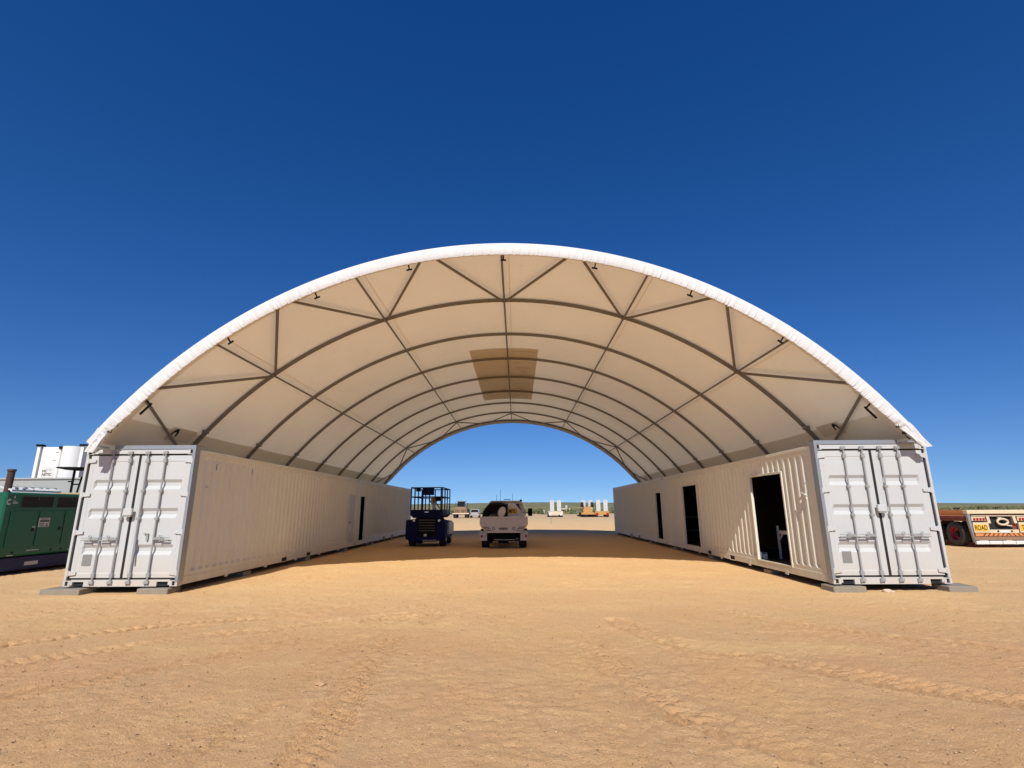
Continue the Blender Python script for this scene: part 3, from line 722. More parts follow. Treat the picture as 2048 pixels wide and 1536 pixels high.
# ------------------------------------------------------------------ scissor style access platform (dark blue)
NAVY = paint('navy_paint', (.004, .006, .045), .6, 0, .03, (.05, .04, .03), 3, spec=.12)
NAVYD = paint('navy_grille', (.006, .007, .010), .7, 0, .03, spec=.1)
LOUV = paint('grey_louvre', (.09, .09, .085), .6)
OCH = paint('ochre_plastic', (.34, .20, .02), .6)
CHR = paint('bright_metal', (.6, .62, .65), .3, .6, .1)
t = thing('access_platform', (-4.3, 26.4, 0), 'dark navy self-propelled work platform with railed cage parked beside the left container row', 'work platform')
x0, x1, ya, yb = -5.22, -3.36, 24.9, 28.0
b = MB(); b.prism([(x0, .35), (x0, 1.2), (x0+.4, 1.2), (x0+.46, 1.279), (x1-.46, 1.279), (x1-.40, 1.16), (x1, 1.10), (x1, .35), (x1-.4, .22), (x0+.3, .22)], 'y', ya, yb-.4)
ch = b.build('chassis', NAVY, t, bevel=.03)
b = MB()
for k in range(5): b.beam((-4.62, ya-.012, 1.17-.115*k), (-3.83, ya-.012, 1.17-.115*k), .02, .03)
lv = MB().box(-4.68, -3.78, ya-.006, ya+.02, .45, 1.25).build('grille', NAVYD, t)
for k in range(6): MB().beam((-4.60, ya-.018, 1.19-.12*k), (-3.85, ya-.018, 1.19-.12*k), .022, .028).build('louvre', LOUV if k < 5 else NAVYD, lv)
MB().box(-4.35, -4.22, ya-.02, ya-.008, .46, .56).build('number_plate', BENCHW, t)
MB().box(-4.42, -3.75, ya-.05, ya-.01, .27, .295).build('bumper_bar', GALV, t)
for x, yy in ((x0+.12, ya+.55), (x1-.3, ya+.55), (x0+.12, yb-.75), (x1-.3, yb-.75)):
    w_ = MB().lathe((x+.14, yy, .38), 'x', [(-.15, .2), (-.15, .34), (-.12, .38), (.12, .38), (.15, .34), (.15, .2)]).build('wheel', BLACK, t, smooth=True)
    MB().lathe((x+.14, yy, .38), 'x', [(-.13, .0), (-.13, .2), (-.145, .21)] if x < -4.5 else [(.13, 0), (.13, .2), (.145, .21)]).build('rim', CHR, w_, smooth=True)
b = MB(); b.prism([(ya+.7, .5), (ya+.7, 1.02), (ya+1.0, 1.12), (yb-.5, 1.02), (yb-.5, .5)], 'x', x1+.0, x1+.09); b.build('side_cover', GALV, t, bevel=.02)
b = MB(); b.prism([(-4.86, 1.28), (-5.02, 1.42), (-5.02, 1.66), (-3.50, 1.66), (-3.50, 1.40), (-3.62, 1.28)], 'y', ya-.05, yb-.3); b.build('deck_tub', NAVY, t, bevel=.01)
MB().box(-4.34, -4.16, ya-.062, ya-.052, 1.53, 1.58).build('badge', CHR, t)
cg = MB(); cx0, cx1, cy0, cy1 = -5.0, -3.53, ya-.03, yb-.35
P = []
for z in (2.68, 2.25): 
    for a_, c_ in (((cx0, cy0), (cx1, cy0)), ((cx1, cy0), (cx1, cy1)), ((cx1, cy1), (cx0, cy1)), ((cx0, cy1), (cx0, cy0))):
        MB().beam((*a_, z), (*c_, z), .05, .05).build('rail', NAVY, t)
for i, (x, y) in enumerate([(cx0, cy0), (cx0+.17, cy0), (-4.45, cy0), (cx1-.06, cy0), (cx1, cy0+.0), (cx0, cy1), (cx0+.2, cy1), (-4.3, cy1), (-4.6, cy1), (cx1-.25, cy1), (cx1, cy1)]+[(cx1, cy0+.9*k) for k in range(1, 3)]+[(cx0, cy0+.9*k) for k in range(1, 3)]):
    MB().box(x-.025, x+.025, y-.025, y+.025, 1.6, 2.69).build('upright', NAVY, t)
MB().box(-4.46, -3.93, cy0+.03, cy0+.08, 2.33, 2.66).build('sign_board', NAVY, t)
MB().box(-4.86, -4.66, cy0+.4, cy0+.6, 2.52, 2.69).build('control_box', NAVYD, t)
MB().beam((-4.40, cy1-.3, 2.28), (-4.0, cy1-.3, 1.72), .05, .05).build('stay', NAVY, t); MB().beam((-4.55, cy1-.5, 2.18), (-4.15, cy1-.5, 1.68), .05, .05).build('stay', NAVY, t)
hr = MB().disc((-4.05, cy0+.9, 2.12), 'y', .15, .2).build('hose_reel', OCH, t, smooth=True); MB().box(-4.12, -3.98, cy0+.85, cy0+.95, 1.66, 1.99).build('reel_stand', GALV, t)
MB().box(-3.93, -3.70, cy0+.5, cy0+.7, 2.06, 2.26).build('cabinet', NAVYD, t)
MB().beam((-3.98, cy0+.6, 1.92), (-3.62, cy0+.6, 1.92), .03, .03).build('tray_edge', NAVY, t)
for x in (-4.8, -3.62):
    l_ = MB().box(x-.1, x+.1, ya-.04, ya+.04, 1.14, 1.24).build('lamp_bracket', NAVYD, t); MB().disc((x-.03, ya-.05, 1.17), 'y', .055, .04, 14).build('lamp', CHR, l_); 
# side ladder on the right
for k in range(5): MB().beam((cx1+.14, cy0+.75, 1.5+.1*k), (cx1+.14, cy0+1.35, 1.5+.1*k), .03, .02).build('ladder_rung', GALV, t)
# ------------------------------------------------------------------ white utility truck
UTE = paint('dusty_white_paint', (.56, .53, .48), .4, 0, .4, (.42, .28, .15), 3)
UTED = paint('black_trim', (.006, .006, .006), .85, 0, .02, spec=.1)
GLS, tt, bb = nodes('dark_glass'); bb.inputs['Base Color'].default_value = (.012, .013, .015, 1); bb.inputs['Roughness'].default_value = .2; bb.inputs['Specular IOR Level'].default_value = .25
YEL = paint('yellow_sign', (.72, .42, .03), .5, dirt=.1); INK = paint('black_ink', (.01, .01, .01), .6, dirt=0, bmp=0)
RED = paint('red_lens', (.30, .012, .012), .3, dirt=.1)
t = thing('utility_truck', (-.59, 26, 0), 'dusty white tray-back utility truck seen from behind under the shelter roof', 'utility truck')
xa, xb, yf = -1.65, .47, 23.4
b = MB(); b.prism([(xa, 1.30), (xa+.02, 1.02), (xa+.06, .95), (xb-.06, .95), (xb-.02, 1.02), (xb, 1.30), (xb-.04, 1.34), (xa+.04, 1.34)], 'y', yf, yf+.05); tgate = b.build('tailgate', UTE, t, bevel=.01)
MB().box(xa+.03, xb-.03, yf-.03, yf-.001, 1.13, 1.165).build('tailgate_rib', UTE, tgate); MB().box(xa+.03, xb-.03, yf-.04, yf-.001, 1.30, 1.35).build('tailgate_rib', UTE, tgate)
for x, s in ((xa, 1), (xb-.05, 1)):
    MB().box(x, x+.05, yf+.05, yf+2.3, .98, 1.34).build('tray_side', UTE, t, bevel=.01)
MB().box(xa+.05, xb-.05, yf+.05, yf+2.3, .94, .99).build('tray_floor', UTE, t)
b = MB(); b.prism([(xa+.02, .948), (xa+.32, .66), (xb-.32, .66), (xb-.02, .948)], 'y', yf+.0, yf+.10); bp = b.build('rear_panel', UTE, t, bevel=.01)
for s in (-1, 1):
    for k in range(3):
        cx = -.59+s*(.78-.06*k); MB().box(cx-.13, cx+.13, yf-.006, yf+.004, .885-.065*k, .912-.065*k).build('vent_slot', DARK, bp)
    tl = MB().lathe((-.59+s*.44, yf-.005, .835), 'y', [(.01, .062), (-.012, .062), (-.012, .035)]).build('tail_lamp', UTED, bp); MB().disc((-.59+s*.44, yf-.01, .835), 'y', .034, .012, 16).build('lens', CHR, tl)
    fl = MB().box(-.59+s*.9-.17, -.59+s*.9+.15, yf+.3, yf+.33, .32, .74).build('mudflap', UTE, t); fl['label'] = 'pale square mudflap with red lens'
    MB().box(-.59+s*.98-.05, -.59+s*.98+.05, yf+.285, yf+.299, .45, .56).build('marker_lens', RED, fl)
    for yy in (yf+.95, yf+4.0):
        w_ = MB().lathe((-.59+s*.84, yy, .37), 'x', [(-.17, .2), (-.17, .34), (-.15, .38), (.15, .38), (.17, .34), (.17, .2)]).build('wheel', BLACK, t, smooth=True); MB().lathe((-.59+s*.84, yy, .37), 'x', [(s*.1, 0), (s*.1, .2), (s*.12, .21)]).build('rim', GALV, w_, smooth=True)
    MB().prism([(yf+.35, .66), (yf+.4, .80), (yf+1.5, .80), (yf+1.6, .66)], 'x', -.59+s*.9-.14, -.59+s*.9+.14).build('mudguard', UTED, t)
pl = MB().box(-.80, -.42, yf-.008, yf-.001, .79, .88).build('number_plate', UTED, bp); MB().box(-.785, -.435, yf-.012, yf-.0085, .80, .87).build('plate_face', PLATE, pl)
text('plate_lettering', 'FZE', (-.63, yf-.014, .835), .075, INK, pl, th=.001)
b = MB(); b.box(-1.25, .07, yf+.2, yf+4.2, .42, .655); b.box(-1.3, .12, yf+.85, yf+1.05, .26, .43); b.box(-.85, -.4, yf+.75, yf+1.15, .18, .5); b.box(-.95, -.2, yf+.15, yf+.24, .34, .42); b.cyl((-.58, yf+.1, .42), (-.58, yf-.03, .42), .03, 8); b.build('chassis_frame', UTED, t)
MB().cyl((-1.02, yf+.02, .37), (-.1, yf+.02, .37), .018, 8).build('tow_bar', GALV, t); MB().lathe((-.13+.12, yf+.2, .42), 'y', [(.2, .04), (0, .05), (0, .03)], 12).build('exhaust', GALV, t)
# cab
yc = yf+2.45
prf = [(-1.47, 1.30), (-1.43, 1.42), (-1.13, 2.04), (-1.05, 2.10), (-.1, 2.10), (.02, 2.04), (.30, 1.42), (.34, 1.30), (.34, .75), (-1.47, .75)]
prf = [(-1.50, 1.30), (-1.48, 1.45), (-1.36, 1.98), (-1.28, 2.07), (.12, 2.07), (.20, 1.98), (.32, 1.45), (.34, 1.30), (.34, .7), (-1.50, .7)]
cab = MB().prism(prf, 'y', yc, yc+1.7).build('cab', UTE, t, bevel=.02)
b = MB(); b.prism([(-1.38, 1.44), (-1.27, 1.92), (.10, 1.92), (.22, 1.44)], 'y', yc-.008, yc-.0); b.build('rear_window', GLS, cab)
MB().box(-1.5, .34, yc+1.7, yc+3.0, .7, 1.2).build('bonnet', UTE, t, bevel=.05)
# headboard hoop and black tarpaulin load
hb = MB(); HP = [(-1.56, 1.35), (-1.50, 1.62), (-1.30, 1.98), (-1.18, 2.03), (.10, 2.03), (.22, 1.98), (.36, 1.55), (.40, 1.35)]
hb.tube([(x, yf+2.2, z) for x, z in HP], .035, 8); hb.build('headboard_hoop', UTE, t, smooth=True)
lp = []
LPF = [(-1.62, 1.0), (-1.62, 1.36), (-1.58, 1.56), (-1.50, 1.70), (-1.40, 1.84), (-1.26, 1.95), (-1.05, 1.99), (-.78, 1.97), (-.58, 1.93), (-.50, 1.6), (-.46, 1.2), (-.46, 1.0)]
for k, (yy, sc) in enumerate(((yf+.55, .0), (yf+.6, .88), (yf+.85, .97), (yf+1.5, 1.0), (yf+2.05, .98), (yf+2.1, .0))):
    lp.append([(-1.06+(x+1.06)*(sc if sc else .6), yy, 1.0+(z-1.0)*(sc if sc else .6)+.012*math.sin(i*2.3+k)) for i, (x, z) in enumerate(LPF)])
b = MB(); b.grid(lp); o = b.build('tarpaulin_load', UTED, None, smooth=True); tag(o, 'black tarpaulin covered load heaped in the left side of the truck tray', 'tarpaulin')
# round white dish
b = MB(); DC = Vector((-.68, yf+.30, 1.54)); ez = Vector((.02, -1, .35)).normalized(); exd = Vector((.94, .02, -.34)).normalized(); exd = (exd-ez*exd.dot(ez)).normalized(); eyd = ez.cross(exd)
rw = []
for (r, h) in ((0, .0), (.35, .01), (.7, .03), (.95, .06), (1.0, .05), (.93, .02), (.5, -.05), (0, -.08)):
    rw.append([DC+exd*(r*.165*math.cos(a_))+eyd*(r*.245*math.sin(a_))-ez*(-h*.6) for a_ in [2*math.pi*k/24 for k in range(25)]])
b.grid(rw); o = b.build('oval_board', UTE, None, smooth=True); tag(o, 'pale oval board leaning against the black load in the truck tray', 'board')
# toolbox side with call sign
b = MB(); b.prism([(-.42, 1.0), (-.42, 1.96), (-.18, 1.96), (-.06, 1.88), (.34, 1.40), (.34, 1.0)], 'y', yf+.9, yf+2.05); bx = b.build('canopy_box', UTE, t, bevel=.01)
sg = MB().box(-.42, .02, yf+.886, yf+.899, 1.46, 1.70).build('sign', YEL, bx)
text('lettering', 'MF01', (-.2, yf+.884, 1.575), .27, INK, sg, th=.001, sx=.66, bold=.006)
for s in (-1, 1):
    mx = -.59+s*1.26; ar = MB().beam((-.59+s*.9, yc+1.3, 1.5), (mx, yc+1.3, 1.45), .03, .04).build('mirror_arm', UTED, t); MB().box(mx-.11, mx+.11, yc+1.25, yc+1.38, 1.32, 1.70).build('mirror', UTED, ar, bevel=.02) if s > 0 else MB().box(mx+.13, mx+.25, yc+1.25, yc+1.38, 1.32, 1.62).build('mirror', UTED, ar, bevel=.02)
for x, z1 in ((-1.02, 2.38), (-.83, 2.62), (-.22, 2.42)): MB().cyl((x, yc+.6, 2.05), (x, yc+.6, z1), .009, 6).build('antenna', UTED, t)
MB().box(-.66, -.32, yc+.5, yc+.62, 2.12, 2.15).build('light_bar', UTED, t); MB().box(.13, .25, yc+.3, yc+.5, 2.02, 2.13).build('snorkel_top', UTED, t, bevel=.02)

# ------------------------------------------------------------------ green generator at left
GRN = paint('green_paint', (.003, .095, .052), .4, 0, .02, (.10, .09, .05), 2)
GRND = paint('dark_green_edge', (.006, .06, .035), .5)
BLU = paint('blue_skid', (.006, .011, .06), .7, 0, .03, (.12, .08, .05))
GREYW = paint('light_marking', (.42, .44, .42), .6, dirt=.1, bmp=0)
gx, gy0, gy1 = -13.9, 14.2, 19.2
t = thing('generator', (-15.1, 16.7, 0), 'green generator set on a blue skid left of the containers', 'generator')
b = MB(); b.box(gx-2.4, gx, gy0, gy1, .48, 2.2); body = b.build('housing', GRN, t, bevel=.04)
b = MB(); b.box(gx-2.38, gx-.06, gy0+.05, gy1, .10, .43); b.box(gx-2.3, gx-.2, gy0+.1, gy1-.05, .43, .48)
sk = b.build('skid', BLU, t)
for ya in (15.2, 16.9): MB().box(gx-.059, gx-.05, ya, ya+.42, .2, .3).build('skid_plate', GREYW if ya < 16 else CREAM, sk)
for (a_, c_) in ((14.66, 15.70), (15.80, 16.85), (16.95, 18.0)):
    w_ = MB(); w_.box(gx-.001, gx+.012, a_, c_, 1.775, 1.80).box(gx-.001, gx+.012, a_, c_, 2.095, 2.12).box(gx-.001, gx+.012, a_, a_+.02, 1.80, 2.095).box(gx-.001, gx+.012, c_-.02, c_, 1.80, 2.095)
    w_ = w_.build('vent_frame', GRND, t); MB().box(gx+.0005, gx+.004, a_+.02, c_-.02, 1.80, 2.095).build('vent', DARK, w_)
    MB().box(gx+.004, gx+.012, (a_+c_)/2-.01, (a_+c_)/2+.01, 2.0, 2.09).build('catch', GRN, w_)
for a_ in (14.42, 15.30, 16.18, 17.06, 17.94):
    d = MB().box(gx+.001, gx+.022, a_, a_+.84, .72, 1.70).build('panel', GRN, t, bevel=.006)
    MB().box(gx+.022, gx+.04, a_+.70, a_+.78, 1.13, 1.23).build('latch', BLACK, d)
for a_ in (14.7, 15.9, 16.25): MB().disc((gx+.004, a_, .58), 'x', .035, .01, 12).build('lifting_hole', DARK, body)
for a_, z in ((15.1, .60), (14.55, .50), (16.5, .53)): MB().box(gx+.001, gx+.012, a_, a_+.4 if a_ > 14.9 else a_+.18, z, z+.025).build('strip', GREYW, body)
nt_ = MB().box(gx+.0225, gx+.027, 15.30, 15.66, 1.24, 1.50).build('notice', GREYW, t)
for (a_, c_, z0_, z1_) in ((15.36, 15.62, 1.455, 1.475), (15.34, 15.64, 1.385, 1.43), (15.34, 15.50, 1.33, 1.345), (15.34, 15.47, 1.295, 1.31), (15.34, 15.50, 1.262, 1.277), (15.57, 15.60, 1.26, 1.34), (15.53, 15.64, 1.258, 1.275)):
    MB().box(gx+.027, gx+.029, a_, c_, z0_, z1_).build('notice_print', INK, nt_)
MB().box(gx+.0225, gx+.027, 15.12, 15.22, 1.17, 1.27).build('small_label', GREYW, t)
# round C shaped maker's mark and two word lines
b = MB(); A = []
for k in range(15):
    a_ = R_(40+280*k/14); A.append([(gx+.006, 14.30+.07*math.cos(a_), 1.94+.085*math.sin(a_)), (gx+.006, 14.30+.03*math.cos(a_), 1.94+.04*math.sin(a_))])
b.grid(A).build('maker_mark', GREYW, body)
MB().box(gx+.001, gx+.006, 14.41, 14.50, 1.955, 1.975).build('mark_line', GREYW, body); MB().box(gx+.001, gx+.006, 14.41, 14.57, 1.90, 1.93).build('mark_line', GREYW, body)
MB().box(gx+.001, gx+.006, 14.42, 14.46, 2.04, 2.10).build('mark_line', GREYW, body)
b = MB(); b.cyl((gx-.55, 14.75, 2.2), (gx-.55, 14.75, 2.82), .085, 14).cyl((gx-.55, 14.75, 2.80), (gx-.55, 14.75, 2.86), .105, 14, .1)
RUST = paint('rusty_steel', (.055, .028, .02), .85, 0, .4, (.12, .05, .02), 9); b.build('exhaust_stack', RUST, t, smooth=True)
# white rail pieces lying along the roof
t = thing('pipe_frame', (gx-.6, 15.4, 2.2), 'white painted pipe frame lying on top of the green generator', 'pipe frame')
MB().beam((gx-.3, 14.6, 2.26), (gx-.3, 16.2, 2.26), .05, .05).build('pipe', BENCHW, t); MB().beam((gx-.8, 14.8, 2.37), (gx-.8, 16.6, 2.37), .05, .05).build('pipe', BENCHW, t)
for k in range(7): MB().beam((gx-.3, 14.7+.24*k, 2.27), (gx-.82, 14.85+.26*k, 2.37), .05 if k % 2 else .11, .04).build('rung', BENCHW, t)
# antenna dish on its mast
t = thing('flat_dish', (gx-.75, 17.3, 2.2), 'flat dark satellite dish on a short mast behind the generator', 'satellite dish')
zz = 3.08; b = MB()
P = []
for (dx, dz) in ((-.43, 0), (-.42, .03), (.43, .0), (.42, -.02), (.12, -.085), (-.12, -.085)): P.append((gx-.9+dx, zz+dz))
b.prism([(gx-1.33, zz), (gx-1.28, zz+.035), (gx-.47, zz+.02), (gx-.47, zz-.0), (gx-.78, zz-.07), (gx-.98, zz-.07)], 'y', 17.0, 17.5); b.build('panel', UTED, t)
MB().cyl((gx-.88, 17.25, 2.2), (gx-.88, 17.25, zz-.05), .035, 8).build('mast', UTED, t)
MB().cyl((gx-.88, 17.25, 2.55), (gx-.62, 17.25, 2.55), .022, 8).build('cross_arm', UTED, t); MB().cyl((gx-.68, 17.25, 2.2), (gx-.60, 17.25, 2.8), .028, 8).build('side_arm', UTED, t); MB().box(gx-1.0, gx-.9, 17.2, 17.3, 2.62, 2.66).build('clamp', UTED, t)
o = MB().box(gx-1.15, gx-.32, 16.95, 17.5, 2.202, 2.27).build('wooden_pallet', paint('raw_timber', (.42, .28, .15), .8), None, bevel=.01); tag(o, 'short timber platform under the flat satellite dish', 'platform')
# grey low container behind the generator
o = MB().box(-21.5, -14.6, 20.5, 22.7, 0, 2.9).box(-21.5, -14.6, 20.45, 22.75, 2.9, 2.98).build('grey_cabin', paint('pale_grey_cladding', (.30, .33, .33), .6), None, bevel=.02); tag(o, 'pale grey cabin behind the green generator', 'cabin')
# tall white silo style tank in a frame
TANKW = paint('tank_white', (.72, .72, .70), .5, 0, .12)
t = thing('silo_tank', (-21.4, 25.2, 0), 'tall white framed tank with dark lettering rising behind the grey cabin', 'tank')
x0, x1, yq, zt = -22.4, -20.35, 24.0, 4.65
for x in (x0, x1-.0):
    MB().box(x-.07, x+.07, yq-.07, yq+.07, 0, zt).build('frame_post', TANKW, t); MB().box(x-.12, x+.14, yq-.12, yq+.12, zt, zt+.09).build('post_cap', UTED, t)
    MB().box(x-.07, x+.07, yq+2.3, yq+2.44, 0, zt).build('frame_post', TANKW, t)
MB().box(x0+.12, x0+1.0, yq, yq+2.3, .3, zt-.03).build('front_panel', TANKW, t, bevel=.02)
pr = []
for k in range(19):
    a_ = math.pi*k/18; pr.append((x0+1.42-.50*math.cos(a_), yq+.38-.5*math.sin(a_)*1.1))
pr += [(x0+1.92, yq+2.2), (x0+.92, yq+2.2)]
MB().prism(pr, 'z', .3, zt-.0).build('tank_shell', TANKW, t, smooth=True)
MB().box(x0+.93, x0+1.08, yq-.06, yq-.0, zt-.12, zt-.0).build('bracket', UTED, t)
for z, x in ((4.35, .80), (3.98, .72), (3.3, 1.05)): MB().box(x0+x, x0+x+.12, yq-.012, yq-.001, z, z+.03).build('bracket', PLATE, t) if x < .9 else None
lb = MB().box(x0+.30, x0+.86, yq-.01, yq-.001, 3.12, 3.72).build('logo_board', BENCHW, t)
text('lettering', 'NC', (x0+.44, yq-.012, 3.50), .17, INK, lb, th=.001, sx=1., bold=.004); text('lettering', 'NETIC', (x0+.56, yq-.012, 3.34), .17, INK, lb, th=.001, sx=.95, bold=.004)
b = MB(); b.tube([(x0+.68+.055*math.cos(a_), yq-.012, 3.56+.055*math.sin(a_)) for a_ in [2*math.pi*k/12 for k in range(12)]], .006, 5, closed=True); b.build('logo_ring', PLATE, lb)

# ------------------------------------------------------------------ low loader trailer at right
ORG = paint('orange_paint', (.58, .22, .06), .5, 0, .4, (.42, .25, .12), 3)
ORGD = paint('dark_red_frame', (.16, .035, .02), .6, 0, .3)
CRM = paint('cream_paint', (.62, .52, .36), .5, 0, .4, (.40, .22, .11), 5)
RIM = paint('red_rim', (.42, .03, .045), .5, 0, .25)
TYRE = paint('dusty_tyre', (.045, .04, .036), .8, 0, .5, (.16, .11, .07), 4)
t = thing('low_loader_trailer', (20.7, 26, 0), 'orange low-loader trailer with a cream tail frame reading ROAD at the right edge', 'trailer')
tx0, tx1, ty = 19.12, 22.6, 22.7
MB().box(tx0+.05, tx1, ty+.25, ty+9, 1.28, 1.50).build('deck', ORG, t, bevel=.02)
MB().box(tx0+.0, tx0+.05, ty+.25, ty+9, 1.40, 1.52).build('deck_edge', ORG, t)
MB().box(tx0+.12, tx0+.20, ty+.3, ty+9, 1.06, 1.27).build('side_rail', ORGD, t); MB().box(tx0+.08, tx0+.125, ty+.3, ty+9, 1.20, 1.235).build('rope_rail', RIM, t)
for i in range(4):
    for x in (tx0+.18, tx1-.55):
        c = (x+.15, ty+1.05+1.3*i, .52)
        w_ = MB().lathe(c, 'x', [(-.17, .28), (-.17, .44), (-.13, .50), (-.06, .52), (.06, .52), (.13, .50), (.17, .44), (.17, .28)], 36).build('wheel', TYRE, t, smooth=True)
        MB().lathe(c, 'x', [(-.165, .30), (-.165, .28), (.02, .255), (.06, .14)] if x < 20 else [(.165, .3), (.1, .2), (.1, 0)], 28).build('rim', RIM, w_, smooth=True)
        if x < 20: MB().lathe(c, 'x', [(.055, .15), (-.02, .13), (-.10, .10), (-.12, 0)], 20).build('hub', BLACK, w_, smooth=True)
MB().prism([(tx0+.14, 1.25), (tx0+.34, 1.25), (tx0+.34, .15), (tx0+.24, .15)], 'y', ty+.28, ty+.31).build('mudflap', TYRE, t)
tf = MB(); tf.box(tx0, tx1, ty+.0, ty+.24, 1.36, 1.53); tf.build('tail_beam', CRM, t, bevel=.02)
MB().box(tx0+.12, tx1-.1, ty-.03, ty+.03, 1.27, 1.30).build('tail_rail', CRM, t)
MB().hexa([(tx0-.0, ty, .95), (tx0+.1, ty, .2), (tx0+.1, ty+.1, .2), (tx0-.0, ty+.1, .95), (tx0-.02, ty, 1.36), (tx0+.10, ty, 1.355), (tx0+.10, ty+.1, 1.355), (tx0-.02, ty+.1, 1.36)]).build('tail_bracket', GALV, t)
MB().box(tx0+.16, tx1-.2, ty+.1, ty+.2, .35, 1.355).build('back_plate', ORGD, t)
for (a_, c_) in ((.13, .78), (2.05, 2.75)):
    lp_ = MB().box(tx0+a_, tx0+c_-.08, ty-.0, ty+.03, 1.08, 1.25).build('lamp_panel', CRM, t)
    for k in range(4): MB().box(tx0+a_+.06+.13*k, tx0+a_+.15+.13*k, ty-.02, ty-.001, 1.10, 1.20).build('tail_lamp', RED, lp_)
    pn = MB().box(tx0+a_, tx0+c_, ty-.02, ty+.05, .60, 1.02).build('sign_panel', CRM, t)
    sgn = MB().box(tx0+a_+.03, tx0+c_-.07, ty-.03, ty-.021, .66, .93).build('sign', YEL, pn)
    text('lettering', 'ROAD' if a_ < 1 else 'TRAIN', (tx0+(a_+c_)/2-.02, ty-.034, .795), .27, INK, sgn, th=.001, sx=.70 if a_ < 1 else .62, bold=.004)
for x in (.78, 1.88): MB().hexa([(tx0+x, ty-.02, .98), (tx0+x+.12, ty-.02, .98), (tx0+x+.12, ty+.1, .98), (tx0+x, ty+.1, .98), (tx0+x-.04, ty-.02, 1.27), (tx0+x+.08, ty-.02, 1.27), (tx0+x+.08, ty+.1, 1.27), (tx0+x-.04, ty+.1, 1.27)]).build('tail_post', CRM, t)
MB().box(tx0+.92, tx0+1.86, ty+.09, ty+.098, .72, 1.26).build('tail_recess', DARK, t)
b = MB(); b.tube([(tx0+1.38+.22*math.cos(a_), ty-.03, 1.04+.12*math.sin(a_)) for a_ in [2*math.pi*k/20 for k in range(20)]], .042, 8, closed=True); b.box(tx0+1.2, tx0+1.34, ty-.05, ty+.0, 1.12, 1.22); b.beam((tx0+1.3, ty, .93), (tx0+1.75, ty, .87), .05, .04); b.build('tow_coupling', CRM, t, smooth=True)
lw = MB().box(tx0+.80, tx0+2.0, ty-.01, ty+.05, .585, .72).build('lower_plate', CRM, t)
for x in (1.13, 1.70): MB().disc((tx0+x, ty-.012, .655), 'y', .04, .02, 12).build('socket', BLACK, lw)
MB().box(tx0+1.2, tx0+1.6, ty-.02, ty-.011, .60, .69).build('number_plate', BENCHW, lw)
st = MB().box(tx0+.15, tx1-.1, ty-.02, ty+.06, .46, .575).build('hazard_strip', ORG, t)
for k in range(12):
    sgx = tx0+.45+.19*k; sk_ = .09 if k > 5 else -.09
    MB().hexa([(sgx, ty-.026, .465), (sgx+.07, ty-.026, .465), (sgx+.07, ty-.0205, .465), (sgx, ty-.0205, .465), (sgx-sk_, ty-.026, .57), (sgx+.07-sk_, ty-.026, .57), (sgx+.07-sk_, ty-.0205, .57), (sgx-sk_, ty-.0205, .57)]).build('hazard_stripe', ORGD, st)
MB().box(tx0+.12, tx1-.1, ty+.01, ty+.1, .30, .455).build('lower_beam', paint('dusty_brown', (.24, .14, .09), .8), t)
for k in range(5): MB().box(tx0+.12+.55*k, tx0+.65+.55*k, ty-.04, ty+.06, .13, .27).build('bumper_plate', BENCHW, t, bevel=.01)

# ------------------------------------------------------------------ distant plant on the yard
BRN = paint('dusty_brown_machine', (.26, .165, .085), .8, 0, .5, (.10, .07, .045), 1.5)
YELM = paint('machine_yellow', (.46, .24, .06), .55, 0, .35, (.2, .11, .05), 2)
def ramp_trailer(x, y, w_, label, base):
    t = thing('ramp_trailer', (x, y, 0), label, 'trailer', 'parked trailers with raised ramps')
    MB().box(x-w_/2, x+w_/2, y, y+9, .75, 1.15).build('deck', base, t)
    MB().box(x-w_/2, x+w_/2, y-.1, y, .45, 1.0).build('tail_frame', base, t)
    for s in (-1, 1):
        MB().box(x+s*.72-.42, x+s*.72+.42, y-.05, y+.15, 1.1, 3.35).build('ramp', WHITE, t)
        MB().box(x+s*w_/2*.75-.25, x+s*w_/2*.75+.25, y-.14, y-.1, .3, .8).build('mudflap', BENCHW if base is not YELM else RED, t)
        for k in range(3): MB().lathe((x+s*(w_/2-.3), y+.8+1.2*k, .5), 'x', [(-.3, .2), (-.3, .5), (.3, .5), (.3, .2)], 16).build('wheel', BLACK, t)
    return t
ramp_trailer(7.9, 108.5, 2.9, 'far trailer with two raised white ramps, nearest the white truck', CRM)
ramp_trailer(14.6, 110.5, 2.6, 'far trailer with raised ramps behind the orange machine', CRM)
ramp_trailer(17.0, 106, 2.8, 'far orange trailer with raised white ramps beside the right container row', YELM)
for (x, y, lab, sc) in ((14.1, 105.5, 'far orange earthmoving machine with two dark wheels held high, between ramped trailers', 1.),):
    t = thing('earthmover', (x, y, 0), lab, 'earthmoving machine')
    MB().prism([(x-.9, .5), (x-.9, 1.5), (x-.6, 1.9), (x+.6, 1.9), (x+.9, 1.5), (x+.9, .5)], 'y', y, y+4).build('body', YELM, t)
    MB().box(x-1.3, x+1.3, y-.2, y+.1, .5, .9).build('blade', YELM, t)
    for s in (-1, 1):
        MB().lathe((x+s*1.0, y+1, 2.4), 'x', [(-.25, .2), (-.25, .5), (.25, .5), (.25, .2)], 16).build('raised_wheel', BLACK, t); MB().lathe((x+s*.95, y+.6, .4), 'x', [(-.25, .2), (-.25, .45), (.25, .45), (.25, .2)], 16).build('wheel', BLACK, t)
        MB().beam((x+s*.5, y+.9, 1.9), (x+s*.9, y+1, 2.4), .2, .2).build('arm', YELM, t)
t = thing('wheel_loader', (-10.8, 103, 0), 'far dusty yellow wheel loader with dark cab, between the blue platform and the truck', 'wheel loader')
x, y = -10.9, 102
